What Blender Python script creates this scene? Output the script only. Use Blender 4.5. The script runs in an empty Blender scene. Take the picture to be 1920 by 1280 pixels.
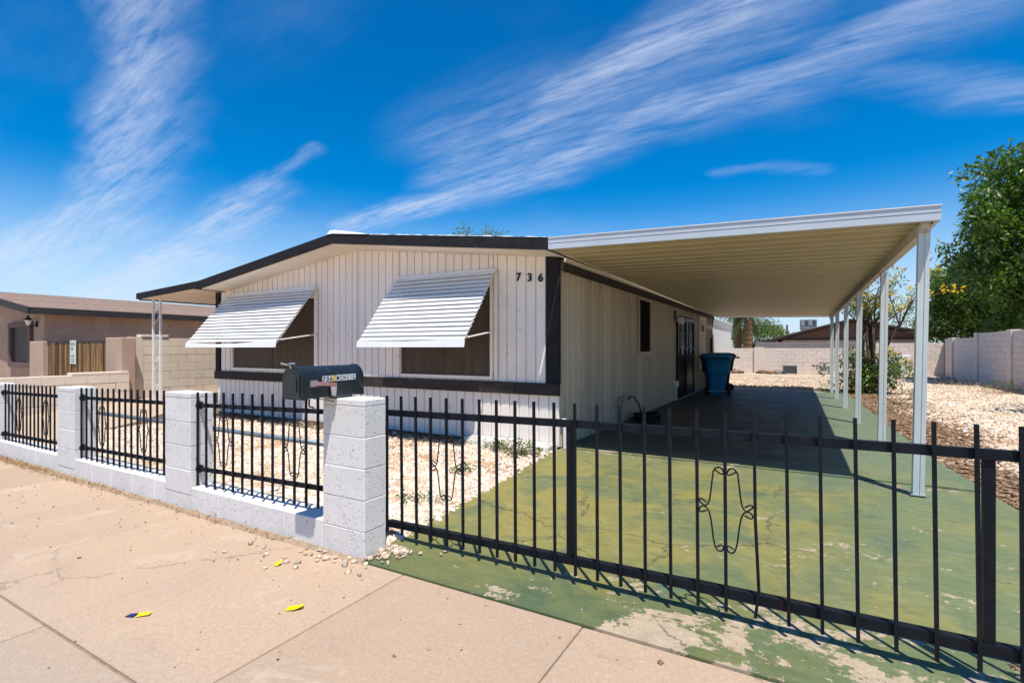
import bpy, math, random
import numpy as np
from mathutils import Vector, Matrix
random.seed(7); rng = np.random.default_rng(7)
S = bpy.context.scene
R = math.radians

# ------------------------------------------------------------------ camera
cam_d = bpy.data.cameras.new('camera'); cam = bpy.data.objects.new('camera', cam_d)
S.collection.objects.link(cam); S.camera = cam
cam.location = (0, 0, 1.38); cam.rotation_euler = (R(90), 0, R(29.67))
cam_d.sensor_width = 36; cam_d.lens = 955 / 1920 * 36
cam_d.shift_y = 0.00625; cam_d.clip_start = 0.05; cam_d.clip_end = 3000

# ------------------------------------------------------------------ sun, sky, exposure
SUN = Vector((0.24, -0.28, 1.0)).normalized()
sd = bpy.data.lights.new('sun', 'SUN'); sd.energy = 4.6; sd.angle = R(0.53); sd.color = (1.0, 0.95, 0.87)
so = bpy.data.objects.new('sun', sd); S.collection.objects.link(so)
so.location = (0, 0, 30); so.rotation_euler = (-SUN).to_track_quat('-Z', 'Y').to_euler()
S.view_settings.view_transform = 'Standard'; S.view_settings.look = 'None'
S.view_settings.exposure = 0.42; S.view_settings.gamma = 1.0; S.view_settings.use_curve_mapping = False

S.cycles.max_bounces = 6; S.cycles.diffuse_bounces = 4; S.cycles.glossy_bounces = 2; S.cycles.transmission_bounces = 2
W = bpy.data.worlds.new('World'); S.world = W; W.use_nodes = True
wt = W.node_tree; wt.nodes.clear()
class NB:
    """small node-graph helper"""
    def __init__(s, t): s.t = t
    def n(s, typ, **k):
        x = s.t.nodes.new(typ)
        for a, b in k.items(): setattr(x, a, b)
        return x
    def put(s, sock, v):
        if isinstance(v, bpy.types.NodeSocket): s.t.links.new(v, sock)
        elif v is not None: sock.default_value = v
    def m(s, op, a, b=None, c=None, clamp=False):
        x = s.n('ShaderNodeMath', operation=op, use_clamp=clamp)
        for i, v in enumerate((a, b, c)):
            if v is not None: s.put(x.inputs[i], v)
        return x.outputs[0]
    def vm(s, op, a, b=None, scale=None):
        x = s.n('ShaderNodeVectorMath', operation=op)
        s.put(x.inputs[0], a)
        if b is not None: s.put(x.inputs[1], b)
        if scale is not None: s.put(x.inputs['Scale'], scale)
        return x.outputs['Value'] if op in ('DOT_PRODUCT', 'LENGTH', 'DISTANCE') else x.outputs[0]
    def noise(s, vec, scale, detail=5, rough=.55, dist=0, dims='3D'):
        x = s.n('ShaderNodeTexNoise', noise_dimensions=dims)
        s.put(x.inputs['Vector'], vec)
        x.inputs['Scale'].default_value = scale; x.inputs['Detail'].default_value = detail
        x.inputs['Roughness'].default_value = rough; x.inputs['Distortion'].default_value = dist
        return x
    def mapr(s, v, a, b, c=0., d=1., smooth=False):
        x = s.n('ShaderNodeMapRange', interpolation_type='SMOOTHSTEP' if smooth else 'LINEAR')
        s.put(x.inputs[0], v)
        for i, q in enumerate((a, b, c, d)): s.put(x.inputs[i + 1], q)
        return x.outputs[0]
    def mix(s, f, a, b, blend='MIX'):
        x = s.n('ShaderNodeMix', data_type='RGBA', blend_type=blend)
        s.put(x.inputs['Factor'], f)
        for k, v in ((6, a), (7, b)):
            if isinstance(v, (tuple, list)) and len(v) == 3: v = (*v, 1)
            s.put(x.inputs[k], v)
        return x.outputs[2]
    def mapping(s, vec, loc=(0, 0, 0), rot=(0, 0, 0), scale=(1, 1, 1)):
        x = s.n('ShaderNodeMapping'); s.put(x.inputs[0], vec)
        x.inputs['Location'].default_value = loc; x.inputs['Rotation'].default_value = rot
        x.inputs['Scale'].default_value = scale
        return x.outputs[0]

def build_world():
    g = NB(wt)
    sky = g.n('ShaderNodeTexSky', sky_type='NISHITA')
    sky.sun_disc = False
    sky.sun_elevation = math.asin(SUN.z); sky.sun_rotation = math.atan2(SUN.x, SUN.y)
    sky.altitude = 350; sky.air_density = 1.0; sky.dust_density = 0.25; sky.ozone_density = 1.6
    hs = g.n('ShaderNodeHueSaturation'); g.put(hs.inputs['Color'], sky.outputs[0])
    hs.inputs['Saturation'].default_value = 1.64; hs.inputs['Hue'].default_value = 0.503; hs.inputs['Value'].default_value = .79
    tc = g.n('ShaderNodeTexCoord')
    sx = g.n('ShaderNodeSeparateXYZ'); g.put(sx.inputs[0], tc.outputs['Generated'])
    up = g.m('MAXIMUM', sx.outputs[2], 0.0)
    den = g.m('ADD', up, 0.2)
    px = g.m('DIVIDE', sx.outputs[0], den); py = g.m('DIVIDE', sx.outputs[1], den)
    cx = g.n('ShaderNodeCombineXYZ'); g.put(cx.inputs[0], px); g.put(cx.inputs[1], py)
    P0 = cx.outputs[0]
    base = g.mix(g.mapr(up, 0., .30, .85, 0., True), hs.outputs[0], (2.8, 3.7, 4.8))
    w1 = g.noise(P0, 3.0, 4, .55); w2 = g.noise(P0, 11.0, 3, .6)
    off = g.vm('ADD', g.vm('SCALE', g.vm('SUBTRACT', w1.outputs['Color'], (.5, .5, .5)), scale=.13),
               g.vm('SCALE', g.vm('SUBTRACT', w2.outputs['Color'], (.5, .5, .5)), scale=.03))
    P = g.vm('MULTIPLY', g.vm('ADD', P0, off), (1, 1, 0))
    def seg(a, b, wl, wr, s):
        """soft band along a-b; wl / wr = reach to the left / right of the direction of travel"""
        a = Vector((*a, 0)); b = Vector((*b, 0)); d = b - a; L = d.length; d.normalize()
        q = g.vm('SUBTRACT', P, tuple(a))
        al = g.vm('DOT_PRODUCT', q, tuple(d)); ac = g.vm('DOT_PRODUCT', q, (-d.y, d.x, 0))
        over = g.m('MAXIMUM', g.m('SUBTRACT', g.m('ABSOLUTE', g.m('SUBTRACT', al, L / 2)), L / 2), 0.)
        left = g.m('GREATER_THAN', ac, 0.)
        wid = g.m('ADD', g.m('MULTIPLY', left, wl - wr), wr)
        t = g.m('DIVIDE', g.m('ABSOLUTE', ac), wid)
        o = g.m('DIVIDE', over, (wl + wr) * .5)
        r = g.m('SQRT', g.m('ADD', g.m('MULTIPLY', t, t), g.m('MULTIPLY', o, o)))
        return g.m('MULTIPLY', g.m('POWER', g.mapr(r, 1., 0., 0., 1., True), 1.25), s)
    bands = []
    def poly(pts, wl, wr, s):
        n = len(pts) - 1
        for i in range(n):
            f = i / max(1, n - 1)
            bands.append(seg(pts[i], pts[i + 1], wl[0] + (wl[1] - wl[0]) * f, wr[0] + (wr[1] - wr[0]) * f,
                             s[0] + (s[1] - s[0]) * f))
    poly([(-1.72, 1.55), (-1.18, 1.58), (-.805, 1.60), (-.608, 1.535), (-.374, 1.445), (-.092, 1.426), (.197, 1.30), (.5, 1.16)],
         (.16, .30), (.11, .08), (.95, .62))
    poly([(-1.1, 1.47), (-.786, 1.369), (-.585, 1.285), (-.414, 1.243), (-.13, 1.151), (.1, 1.07)], (.40, .20), (.16, .12), (.62, 1.0))
    poly([(-.95, 1.30), (-.50, 1.33), (-.05, 1.25)], (.34, .2), (.3, .2), (.42, .45))
    poly([(-.9, .42), (-1.126, .494), (-1.283, .548), (-1.468, .627), (-1.667, .699), (-1.903, .762), (-2.318, .845)],
         (.085, .12), (.15, .30), (.9, .95))
    poly([(-2.318, .86), (-2.626, .82), (-3.1, .72)], (.14, .16), (.5, .6), (.85, .9))
    poly([(-1.33, 1.10), (-1.653, 1.146), (-1.883, 1.17), (-2.466, 1.26), (-3.3, 1.26)], (.035, .18), (.06, .45), (.42, 1.1))
    poly([(.15, 1.53), (.371, 1.652), (.60, 1.74)], (.12, .12), (.10, .10), (.3, .5))
    poly([(-.25, 1.875), (-.131, 1.894), (.05, 1.96)], (.06, .07), (.05, .06), (.25, .22))
    m = bands[0]
    for b in bands[1:]: m = g.m('MAXIMUM', m, b)
    # fibres, drawn out along the wind
    f1 = g.noise(g.mapping(P0, rot=(0, 0, R(38)), scale=(1.2, 8.0, 1)), 2.6, 7, .66, .35).outputs[0]
    f2 = g.noise(g.mapping(P0, rot=(0, 0, R(12)), scale=(2.2, 9.5, 1)), 5.0, 5, .68, .3).outputs[0]
    fib = g.m('ADD', g.m('MULTIPLY', f1, .68), g.m('MULTIPLY', f2, .32))
    tex = g.mapr(fib, .33, .64, .05, 1.)
    soft = g.noise(P0, 1.15, 3, .5).outputs[0]
    veil = g.m('MULTIPLY', g.mapr(soft, .50, .80, 0., .26, True), g.mapr(fib, .35, .7, .15, 1.))
    cl = g.m('MAXIMUM', g.m('MULTIPLY', m, tex), veil, clamp=True)
    cl = g.m('MULTIPLY', cl, 0.66)
    col = g.mix(cl, base, (3.7, 4.1, 5.0))
    bg = g.n('ShaderNodeBackground'); g.put(bg.inputs[0], col); bg.inputs[1].default_value = 0.15
    out = g.n('ShaderNodeOutputWorld'); wt.links.new(bg.outputs[0], out.inputs[0])
build_world()
W.cycles.sampling_method = 'MANUAL'; W.cycles.sample_map_resolution = 256

# ------------------------------------------------------------------ materials
MATS = {}
def mat(name, c1, c2=None, scale=3., rough=.75, metal=0., bump=0., bscale=80., spot=None, sscale=20., sthr=(.62, .7),
        stretch=(1, 1, 1), island=None, obj=0., spec=.35, fine=0., fscale=150., transl=0., spot2=None, s2scale=3., s2thr=(.6, .7)):
    m = bpy.data.materials.new(name); m.use_nodes = True; t = m.node_tree; t.nodes.clear(); g = NB(t)
    geo = g.n('ShaderNodeNewGeometry'); pos = geo.outputs['Position']
    if stretch != (1, 1, 1): pos = g.mapping(pos, scale=stretch)
    c2 = c2 or tuple(x * .85 for x in c1)
    n1 = g.noise(pos, scale, 6, .6).outputs[0]
    col = g.mix(g.mapr(n1, .32, .68), c1, c2)
    if island:
        ramp = g.n('ShaderNodeValToRGB'); g.put(ramp.inputs[0], geo.outputs['Random Per Island'])
        e = ramp.color_ramp.elements; ramp.color_ramp.interpolation = 'LINEAR'
        while len(e) < len(island): e.new(.5)
        for i, c in enumerate(island):
            e[i].position = i / (len(island) - 1); e[i].color = (*c, 1)
        col = g.mix(.82, col, ramp.outputs[0])
    if spot: col = g.mix(g.mapr(g.noise(pos, sscale, 4, .6).outputs[0], *sthr), col, spot)
    if spot2: col = g.mix(g.mapr(g.noise(pos, s2scale, 7, .7).outputs[0], *s2thr), col, spot2)
    if fine:
        nf = g.noise(pos, fscale, 3, .7).outputs[0]
        col = g.mix(1., col, g.mapr(nf, .3, .7, 1 - fine, 1 + fine), 'MULTIPLY')
    if obj:
        oi = g.n('ShaderNodeObjectInfo')
        col = g.mix(1., col, g.mapr(oi.outputs['Random'], 0, 1, 1 - obj, 1 + obj), 'MULTIPLY')
    b = g.n('ShaderNodeBsdfPrincipled'); g.put(b.inputs['Base Color'], col)
    b.inputs['Roughness'].default_value = rough; b.inputs['Metallic'].default_value = metal
    b.inputs['Specular IOR Level'].default_value = spec
    if bump:
        bn = g.n('ShaderNodeBump'); bn.inputs['Strength'].default_value = min(1, bump); bn.inputs['Distance'].default_value = .01
        g.put(bn.inputs['Height'], g.noise(pos, bscale, 5, .65).outputs[0]); g.put(b.inputs['Normal'], bn.outputs[0])
    out = g.n('ShaderNodeOutputMaterial'); sh = b.outputs[0]
    if transl:
        tr = g.n('ShaderNodeBsdfTranslucent'); g.put(tr.inputs[0], g.mix(1., col, (1.5, 1.6, .6), 'MULTIPLY'))
        mx = g.n('ShaderNodeMixShader'); mx.inputs[0].default_value = transl
        t.links.new(sh, mx.inputs[1]); t.links.new(tr.outputs[0], mx.inputs[2]); sh = mx.outputs[0]
    t.links.new(sh, out.inputs[0]); MATS[name] = m
    return m

def mat_paint_drive():
    """green floor paint, worn through to the concrete, yellowed and stained"""
    m = bpy.data.materials.new('worn_green_paint'); m.use_nodes = True; t = m.node_tree; t.nodes.clear(); g = NB(t)
    pos = g.n('ShaderNodeNewGeometry').outputs['Position']
    sp = g.n('ShaderNodeSeparateXYZ'); g.put(sp.inputs[0], pos)
    n1 = g.noise(pos, .85, 6, .6, .4).outputs[0]; n2 = g.noise(pos, 2.6, 7, .65, .6).outputs[0]
    n3 = g.noise(g.mapping(pos, rot=(0, 0, R(24)), scale=(6, .9, 1)), 2.2, 6, .7).outputs[0]
    green, yel, teal, grey = (.155, .170, .070), (.248, .215, .060), (.085, .128, .072), (.16, .15, .098)
    lft = g.mapr(sp.outputs[0], -2.7, -.9, .12, 0.)
    col = g.mix(g.mapr(g.m('ADD', n1, lft), .42, .60), green, yel)
    col = g.mix(g.m('MULTIPLY', g.mapr(g.noise(pos, 1.3, 7, .65, .8).outputs[0], .50, .64), .9), col, teal)
    # towards the street and under the roof the paint is a bluer green
    front = g.mapr(g.m('ADD', sp.outputs[1], g.m('MULTIPLY', n2, 1.2)), 2.9, 3.9, 1., 0.)
    col = g.mix(g.m('MULTIPLY', front, .75), col, (.070, .108, .048))
    back = g.mapr(g.m('ADD', sp.outputs[1], g.m('MULTIPLY', n2, 1.4)), 6.2, 8.5, 0., 1.)
    col = g.mix(g.m('MULTIPLY', back, .85), col, (.135, .17, .112))
    right = g.mapr(g.m('ADD', sp.outputs[0], n2), .1, 1.3, 0., 1.)
    col = g.mix(g.m('MULTIPLY', right, .35), col, (.13, .19, .10))
    col = g.mix(g.m('MULTIPLY', g.mapr(n3, .58, .70), .55), col, (.095, .15, .13))
    col = g.mix(g.m('MULTIPLY', g.mapr(g.noise(pos, 5, 6, .7, 1.).outputs[0], .62, .72), .5), col, grey)
    # bare concrete: more of it by the street edge and along the slab joint
    p1 = g.noise(g.mapping(pos, rot=(0, 0, R(-12)), scale=(1, 1.5, 1)), 2.1, 9, .68, .3).outputs[0]
    p2 = g.noise(pos, 9, 8, .72).outputs[0]
    p3 = g.noise(pos, 38, 6, .7).outputs[0]
    p = g.m('ADD', g.m('MULTIPLY', p1, .52), g.m('ADD', g.m('MULTIPLY', p2, .30), g.m('MULTIPLY', p3, .18)))
    xr = g.mapr(sp.outputs[0], -2.2, -.6, 0., 1.)
    edge = g.m('MULTIPLY', g.mapr(sp.outputs[1], 2.5, 3.3, .115, 0.), xr)
    jn = g.mapr(g.m('ABSOLUTE', g.m('SUBTRACT', sp.outputs[1], g.m('SUBTRACT', 6.36, g.m('MULTIPLY', sp.outputs[0], .04)))), .0, .32, .085, 0.)
    mid = g.mapr(g.vm('DISTANCE', pos, (.2, 3.9, 0)), .2, 1.9, .05, 0.)
    thr = g.m('ADD', g.m('ADD', p, edge), g.m('ADD', jn, mid))
    bare = g.mapr(thr, .606, .618)
    conc = g.mix(g.noise(pos, 30, 4, .6).outputs[0], (.46, .36, .25), (.36, .28, .19))
    col = g.mix(bare, col, conc)
    ck = g.n('ShaderNodeTexVoronoi', feature='DISTANCE_TO_EDGE'); g.put(ck.inputs['Vector'], g.vm('ADD', pos, g.vm('SCALE', g.noise(pos, 3, 5, .7).outputs['Color'], scale=.35))); ck.inputs['Scale'].default_value = .42
    col = g.mix(g.m('MULTIPLY', g.mapr(ck.outputs['Distance'], .0, .006, .8, 0.), g.mapr(n1, .48, .52)), col, (.06, .055, .04))
    # carport shade painted dark along with the grime, then oil and water marks
    shade_grime = g.m('MULTIPLY', g.mapr(g.m('ADD', sp.outputs[1], g.m('MULTIPLY', n2, .8)), 6.75, 7.4, 0., 1.), g.mapr(g.m('ADD', sp.outputs[0], g.m('MULTIPLY', n1, .9)), .1, 1.1, 1., 0.))
    col = g.mix(g.m('MULTIPLY', shade_grime, g.mapr(n3, .35, .65, .75, 1.)), col, (.058, .052, .043))
    st = g.noise(pos, 1.7, 5, .6, .5).outputs[0]
    col = g.mix(g.m('MULTIPLY', g.mapr(st, .60, .72), .5), col, (.07, .075, .05))
    md = g.noise(g.mapping(pos, rot=(0, 0, R(30)), scale=(1, 2.4, 1)), 7, 8, .75, .8).outputs[0]
    col = g.mix(1., col, g.mapr(md, .28, .72, .74, 1.22), 'MULTIPLY')
    vo = g.n('ShaderNodeTexVoronoi'); g.put(vo.inputs['Vector'], g.vm('ADD', pos, g.vm('SCALE', g.noise(pos, 25, 3, .6).outputs['Color'], scale=.03))); vo.inputs['Scale'].default_value = 9
    chip = g.m('MULTIPLY', g.mapr(vo.outputs['Distance'], .06, .11, 1., 0.), g.mapr(g.noise(pos, 3.2, 3, .6).outputs[0], .54, .58))
    col = g.mix(g.m('MULTIPLY', chip, .8), col, (.50, .43, .32))
    sm = g.noise(g.mapping(pos, scale=(1, 1, 1)), 140, 3, .7).outputs[0]
    col = g.mix(1., col, g.mapr(sm, .3, .7, .86, 1.12), 'MULTIPLY')
    b = g.n('ShaderNodeBsdfPrincipled'); g.put(b.inputs['Base Color'], col)
    g.put(b.inputs['Roughness'], g.mapr(n2, .3, .7, .48, .7)); b.inputs['Specular IOR Level'].default_value = .4
    bn = g.n('ShaderNodeBump'); bn.inputs['Strength'].default_value = .35; bn.inputs['Distance'].default_value = .004
    g.put(bn.inputs['Height'], g.m('SUBTRACT', g.noise(pos, 120, 4, .7).outputs[0], bare)); g.put(b.inputs['Normal'], bn.outputs[0])
    o = g.n('ShaderNodeOutputMaterial'); t.links.new(b.outputs[0], o.inputs[0]); return m

def mat_sidewalk():
    m = bpy.data.materials.new('sidewalk_concrete'); m.use_nodes = True; t = m.node_tree; t.nodes.clear(); g = NB(t)
    pos = g.n('ShaderNodeNewGeometry').outputs['Position']
    sp = g.n('ShaderNodeSeparateXYZ'); g.put(sp.inputs[0], pos)
    n1 = g.noise(pos, 1.3, 7, .6, .3).outputs[0]; n2 = g.noise(pos, 6, 6, .65).outputs[0]; n3 = g.noise(pos, 170, 3, .75).outputs[0]
    col = g.mix(g.mapr(n1, .35, .65), (.465, .328, .220), (.425, .31, .218))
    col = g.mix(g.m('MULTIPLY', g.mapr(n2, .55, .75), .6), col, (.435, .355, .27))
    street = g.mapr(g.m('ADD', sp.outputs[1], g.m('MULTIPLY', n2, .35)), 1.0, 1.5, 1., 0.)
    col = g.mix(g.m('MULTIPLY', street, .55), col, (.375, .31, .245))
    oi = g.n('ShaderNodeObjectInfo')
    col = g.mix(1., col, g.mapr(oi.outputs['Random'], 0, 1, .93, 1.06), 'MULTIPLY')
    col = g.mix(1., col, g.mapr(n3, .3, .7, .78, 1.18), 'MULTIPLY')
    col = g.mix(1., col, g.mapr(g.noise(pos, 40, 5, .75).outputs[0], .3, .7, .90, 1.09), 'MULTIPLY')
    vo = g.n('ShaderNodeTexVoronoi'); g.put(vo.inputs['Vector'], pos); vo.inputs['Scale'].default_value = 16
    pit = g.m('MULTIPLY', g.mapr(vo.outputs['Distance'], .05, .12, 1., 0.), g.mapr(g.noise(pos, 9, 2, .5).outputs[0], .53, .6))
    col = g.mix(g.m('MULTIPLY', pit, .6), col, (.20, .14, .09))
    stn = g.noise(g.mapping(pos, rot=(0, 0, R(35)), scale=(1, 3, 1)), 1.1, 7, .7, 1.).outputs[0]
    col = g.mix(g.m('MULTIPLY', g.mapr(stn, .60, .74), .4), col, (.30, .22, .155))
    ck = g.n('ShaderNodeTexVoronoi', feature='DISTANCE_TO_EDGE'); g.put(ck.inputs['Vector'], g.vm('ADD', pos, g.vm('SCALE', g.noise(pos, 4, 6, .75).outputs['Color'], scale=.30))); ck.inputs['Scale'].default_value = .36
    col = g.mix(g.m('MULTIPLY', g.mapr(ck.outputs['Distance'], .0, .0035, .75, 0.), g.mapr(g.noise(pos, .8, 2, .5).outputs[0], .50, .54)), col, (.16, .115, .08))
    pt = g.noise(pos, 2.4, 8, .72, .6).outputs[0]
    col = g.mix(g.m('MULTIPLY', g.mapr(pt, .57, .66), .45), col, (.52, .43, .33))
    dk = g.noise(g.mapping(pos, loc=(3, 7, 0)), 3.4, 8, .75, 1.2).outputs[0]
    col = g.mix(g.m('MULTIPLY', g.mapr(dk, .60, .70), .35), col, (.24, .18, .135))
    b = g.n('ShaderNodeBsdfPrincipled'); g.put(b.inputs['Base Color'], col)
    b.inputs['Roughness'].default_value = .85; b.inputs['Specular IOR Level'].default_value = .2
    bn = g.n('ShaderNodeBump'); bn.inputs['Strength'].default_value = .4; bn.inputs['Distance'].default_value = .004
    g.put(bn.inputs['Height'], n3); g.put(b.inputs['Normal'], bn.outputs[0])
    o = g.n('ShaderNodeOutputMaterial'); t.links.new(b.outputs[0], o.inputs[0]); return m

def mat_pitted(name, c1, c2, pitc, scale=42, amt=.8, thr=.5):
    """painted concrete block: open pores in the face"""
    m = bpy.data.materials.new(name); m.use_nodes = True; t = m.node_tree; t.nodes.clear(); g = NB(t)
    pos = g.n('ShaderNodeNewGeometry').outputs['Position']
    n1 = g.noise(pos, 5, 5, .6).outputs[0]
    pw = g.vm('ADD', pos, g.vm('SCALE', g.noise(pos, 30, 3, .6).outputs['Color'], scale=.03))
    vo = g.n('ShaderNodeTexVoronoi'); g.put(vo.inputs['Vector'], pw); vo.inputs['Scale'].default_value = scale
    pit = g.m('MULTIPLY', g.mapr(vo.outputs['Distance'], .10, .26, 1., 0.), g.mapr(g.noise(pos, scale * .55, 3, .6).outputs[0], thr, thr + .08))
    col = g.mix(g.mapr(n1, .35, .65), c1, c2)
    dirt = g.noise(g.mapping(pos, scale=(1, 1, .35)), 7, 6, .7).outputs[0]
    col = g.mix(g.m('MULTIPLY', g.mapr(dirt, .58, .75), .35), col, tuple(x * .72 for x in c2))
    col = g.mix(g.m('MULTIPLY', pit, amt), col, pitc)
    oi = g.n('ShaderNodeObjectInfo'); col = g.mix(1., col, g.mapr(oi.outputs['Random'], 0, 1, .96, 1.03), 'MULTIPLY')
    b = g.n('ShaderNodeBsdfPrincipled'); g.put(b.inputs['Base Color'], col); b.inputs['Roughness'].default_value = .82
    b.inputs['Specular IOR Level'].default_value = .2
    bn = g.n('ShaderNodeBump'); bn.inputs['Strength'].default_value = .8; bn.inputs['Distance'].default_value = .006
    g.put(bn.inputs['Height'], g.m('SUBTRACT', g.m('MULTIPLY', g.noise(pos, 90, 4, .7).outputs[0], .6), pit)); g.put(b.inputs['Normal'], bn.outputs[0])
    o = g.n('ShaderNodeOutputMaterial'); t.links.new(b.outputs[0], o.inputs[0]); return m

DRIVE = mat_paint_drive(); WALK = mat_sidewalk()
BLOCKW = mat_pitted('white_painted_block', (.77, .745, .705), (.70, .68, .645), (.20, .19, .185), 46, .95, .44)
BLOCKT = mat_pitted('tan_block', (.78, .66, .53), (.71, .60, .48), (.44, .36, .28), 50, .4, .5)
BLOCKG = mat_pitted('pinkish_block', (.78, .665, .565), (.71, .60, .505), (.46, .39, .34), 50, .3, .52)
BLOCKD = mat_pitted('grey_block', (.26, .235, .225), (.21, .19, .185), (.15, .13, .13), 50, .3, .52)
MORTW = mat('white_mortar', (.66, .64, .61), (.52, .50, .47), 8, .9, bump=.4)
MORTT = mat('tan_mortar', (.28, .22, .17), (.21, .165, .125), 8, .9, bump=.4)
MORTG = mat('pale_mortar', (.50, .43, .38), (.43, .37, .325), 8, .9, bump=.3)
SIDE = mat('cream_siding', (.90, .81, .73), (.86, .765, .68), 2.0, .62, bump=.12, bscale=35, fine=.04, fscale=60, obj=.025,
           spot=(.62, .52, .43), sscale=9, sthr=(.62, .80), spot2=(.80, .71, .62), s2scale=2.2, s2thr=(.58, .75))
SIDE2 = mat('tan_siding', (.56, .46, .335), (.47, .38, .27), 1.6, .5, bump=.1, bscale=30, obj=.10, stretch=(1, 1, .3))
BACKING = mat('siding_joint', (.34, .28, .23), (.27, .22, .18), 6, .9)
DARK = mat('dark_brown_trim', (.017, .0165, .019), (.026, .0245, .027), 7, .8, bump=.25, bscale=50, spec=.15, spot=(.045, .042, .045), sscale=9, sthr=(.60, .74))
DARKB = mat('brown_belt_board', (.040, .031, .028), (.026, .021, .019), 6, .75, bump=.3, bscale=40, stretch=(.25, 1, 1), spot=(.10, .085, .08), sscale=7, sthr=(.62, .72), obj=.18)
SOFF = mat('cream_soffit', (.78, .69, .58), (.72, .62, .50), 2, .7, bump=.05, spot=(.52, .40, .28), sscale=3.5, sthr=(.66, .78))
ROOFW = mat('white_roof_coat', (.78, .77, .75), (.66, .64, .61), 4, .7, bump=.2)
METALW = mat('white_enamelled_aluminium', (.82, .82, .80), (.77, .77, .75), 5, .38, bump=.05, bscale=20, spot=(.60, .60, .60), sscale=18, sthr=(.70, .80), obj=.02)
FASC = mat('pale_grey_aluminium', (.56, .60, .65), (.50, .54, .59), 3, .4, spot=(.42, .36, .30), sscale=9, sthr=(.72, .8))
PAN = mat('cream_roof_pan', (.50, .41, .245), (.43, .35, .205), 1.5, .5, spot=(.34, .26, .155), sscale=5, sthr=(.62, .78), obj=.03)
POSTM = mat('pale_green_steel', (.60, .63, .605), (.53, .565, .545), 4, .42, spot=(.42, .36, .28), sscale=16, sthr=(.70, .79))
BEAMM = mat('peeling_cream_beam', (.64, .585, .49), (.52, .46, .37), 4, .6, spot=(.36, .24, .14), sscale=6, sthr=(.58, .72))
IRON = mat('black_painted_iron', (.006, .0078, .0125), (.011, .0135, .0195), 12, .5, bump=.25, bscale=90, spot=(.035, .016, .010), sscale=7, sthr=(.64, .75), spec=.16,
           spot2=(.03, .036, .046), s2scale=26, s2thr=(.64, .8))
PIPE = mat('grey_pipe', (.21, .245, .27), (.16, .19, .21), 6, .4, metal=.2, spot=(.1, .1, .1), sscale=12)
MBOX = mat('black_mailbox_enamel', (.009, .013, .017), (.016, .022, .027), 9, .38, spot=(.05, .066, .075), sscale=14, sthr=(.60, .76), spot2=(.45, .48, .5), s2scale=19, s2thr=(.75, .78), spec=.5, bump=.1, bscale=30)
FLAGR = mat('faded_red_flag', (.34, .085, .055), (.46, .30, .27), 22, .5)
FLAGW = mat('bleached_flag', (.50, .46, .46), (.42, .36, .36), 25, .5)
TILEW = mat('pale_letter_tile', (.60, .64, .64), (.50, .54, .54), 20, .5)
TILEY = mat('yellow_letter_tile', (.62, .40, .05), (.50, .33, .06), 20, .5)
INK = mat('black_ink', (.012, .012, .014), None, 10, .5)
NUM = mat('black_house_number', (.012, .011, .011), None, 10, .35)
SCREEN = mat('brown_window_screen', (.078, .053, .034), (.056, .038, .025), 2.5, .55, fine=.10, fscale=300, spec=.3, stretch=(3, 1, .25), spot=(.095, .068, .046), sscale=3, sthr=(.5, .7))
SCRD = mat('dark_window_screen', (.010, .008, .006), (.014, .011, .008), 2, .9, spec=.05, fine=.1, fscale=300)
WHITEP = mat('white_paint', (.78, .77, .75), (.70, .69, .66), 6, .55, spot=(.5, .46, .4), sscale=12, sthr=(.68, .78))
SHEDW = mat('white_shed_panel', (.80, .77, .71), (.75, .71, .65), 2, .6)
BLACK = mat('black_iron_door', (.008, .009, .011), (.013, .014, .016), 5, .35)
DOORP = mat('dark_door_panel', (.011, .011, .013), (.016, .016, .018), 5, .6)
RAYS = mat('grey_door_scrollwork', (.42, .42, .43), (.34, .34, .35), 5, .4)
BLUE = mat('blue_bin_plastic', (.010, .21, .42), (.012, .175, .35), 4, .45, spot=(.03, .16, .24), sscale=11, sthr=(.66, .8))
BLKP = mat('black_bin_plastic', (.018, .018, .019), (.028, .027, .026), 5, .5)
RUB = mat('black_rubber', (.012, .012, .012), None, 5, .6)
COPPER = mat('dull_pipe', (.36, .33, .27), (.26, .23, .18), 12, .5)
STUCCO = mat('brown_stucco', (.40, .28, .21), (.345, .235, .175), 1.5, .9, bump=.5, bscale=60, spot=(.46, .335, .25), sscale=2.5, sthr=(.5, .75))
STUCCO2 = mat('pinkish_stucco', (.48, .345, .26), (.42, .295, .22), 1.8, .9, bump=.5, bscale=60)
SHING = mat('brown_shingle', (.40, .28, .215), (.27, .19, .145), 4, .9, bump=.5, bscale=40, fine=.25, fscale=14, stretch=(1, 3.5, 1), obj=.10)
WOODF = mat('dark_fascia', (.028, .024, .022), (.040, .033, .03), 5, .7)
MAUVE = mat('mauve_window_frame', (.150, .085, .075), (.12, .068, .06), 6, .7)
GLASSD = mat('dark_glass', (.030, .020, .019), (.045, .030, .028), 2, .55, spec=.3)
SLATW = mat('weathered_wood_slat', (.30, .165, .055), (.06, .035, .018), 2.2, .8, stretch=(7, 7, .5), bump=.3, bscale=40, obj=.75)
SIGNM = mat('pale_sign', (.62, .68, .66), None, 9, .4)
MARK = mat('sign_print', (.14, .18, .17), None, 9, .5)
PATIO = mat('tan_patio_concrete', (.50, .37, .255), (.44, .33, .235), 1.3, .88, bump=.3, fine=.10, spot=(.34, .25, .17), sscale=4, sthr=(.64, .78))
GROUND = mat('desert_soil', (.50, .375, .255), (.40, .285, .18), .8, .95, bump=.8, bscale=24, fine=.22, fscale=30, spot=(.66, .58, .48), sscale=16, sthr=(.50, .62), spot2=(.33, .215, .12), s2scale=.7, s2thr=(.56, .68))
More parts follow.
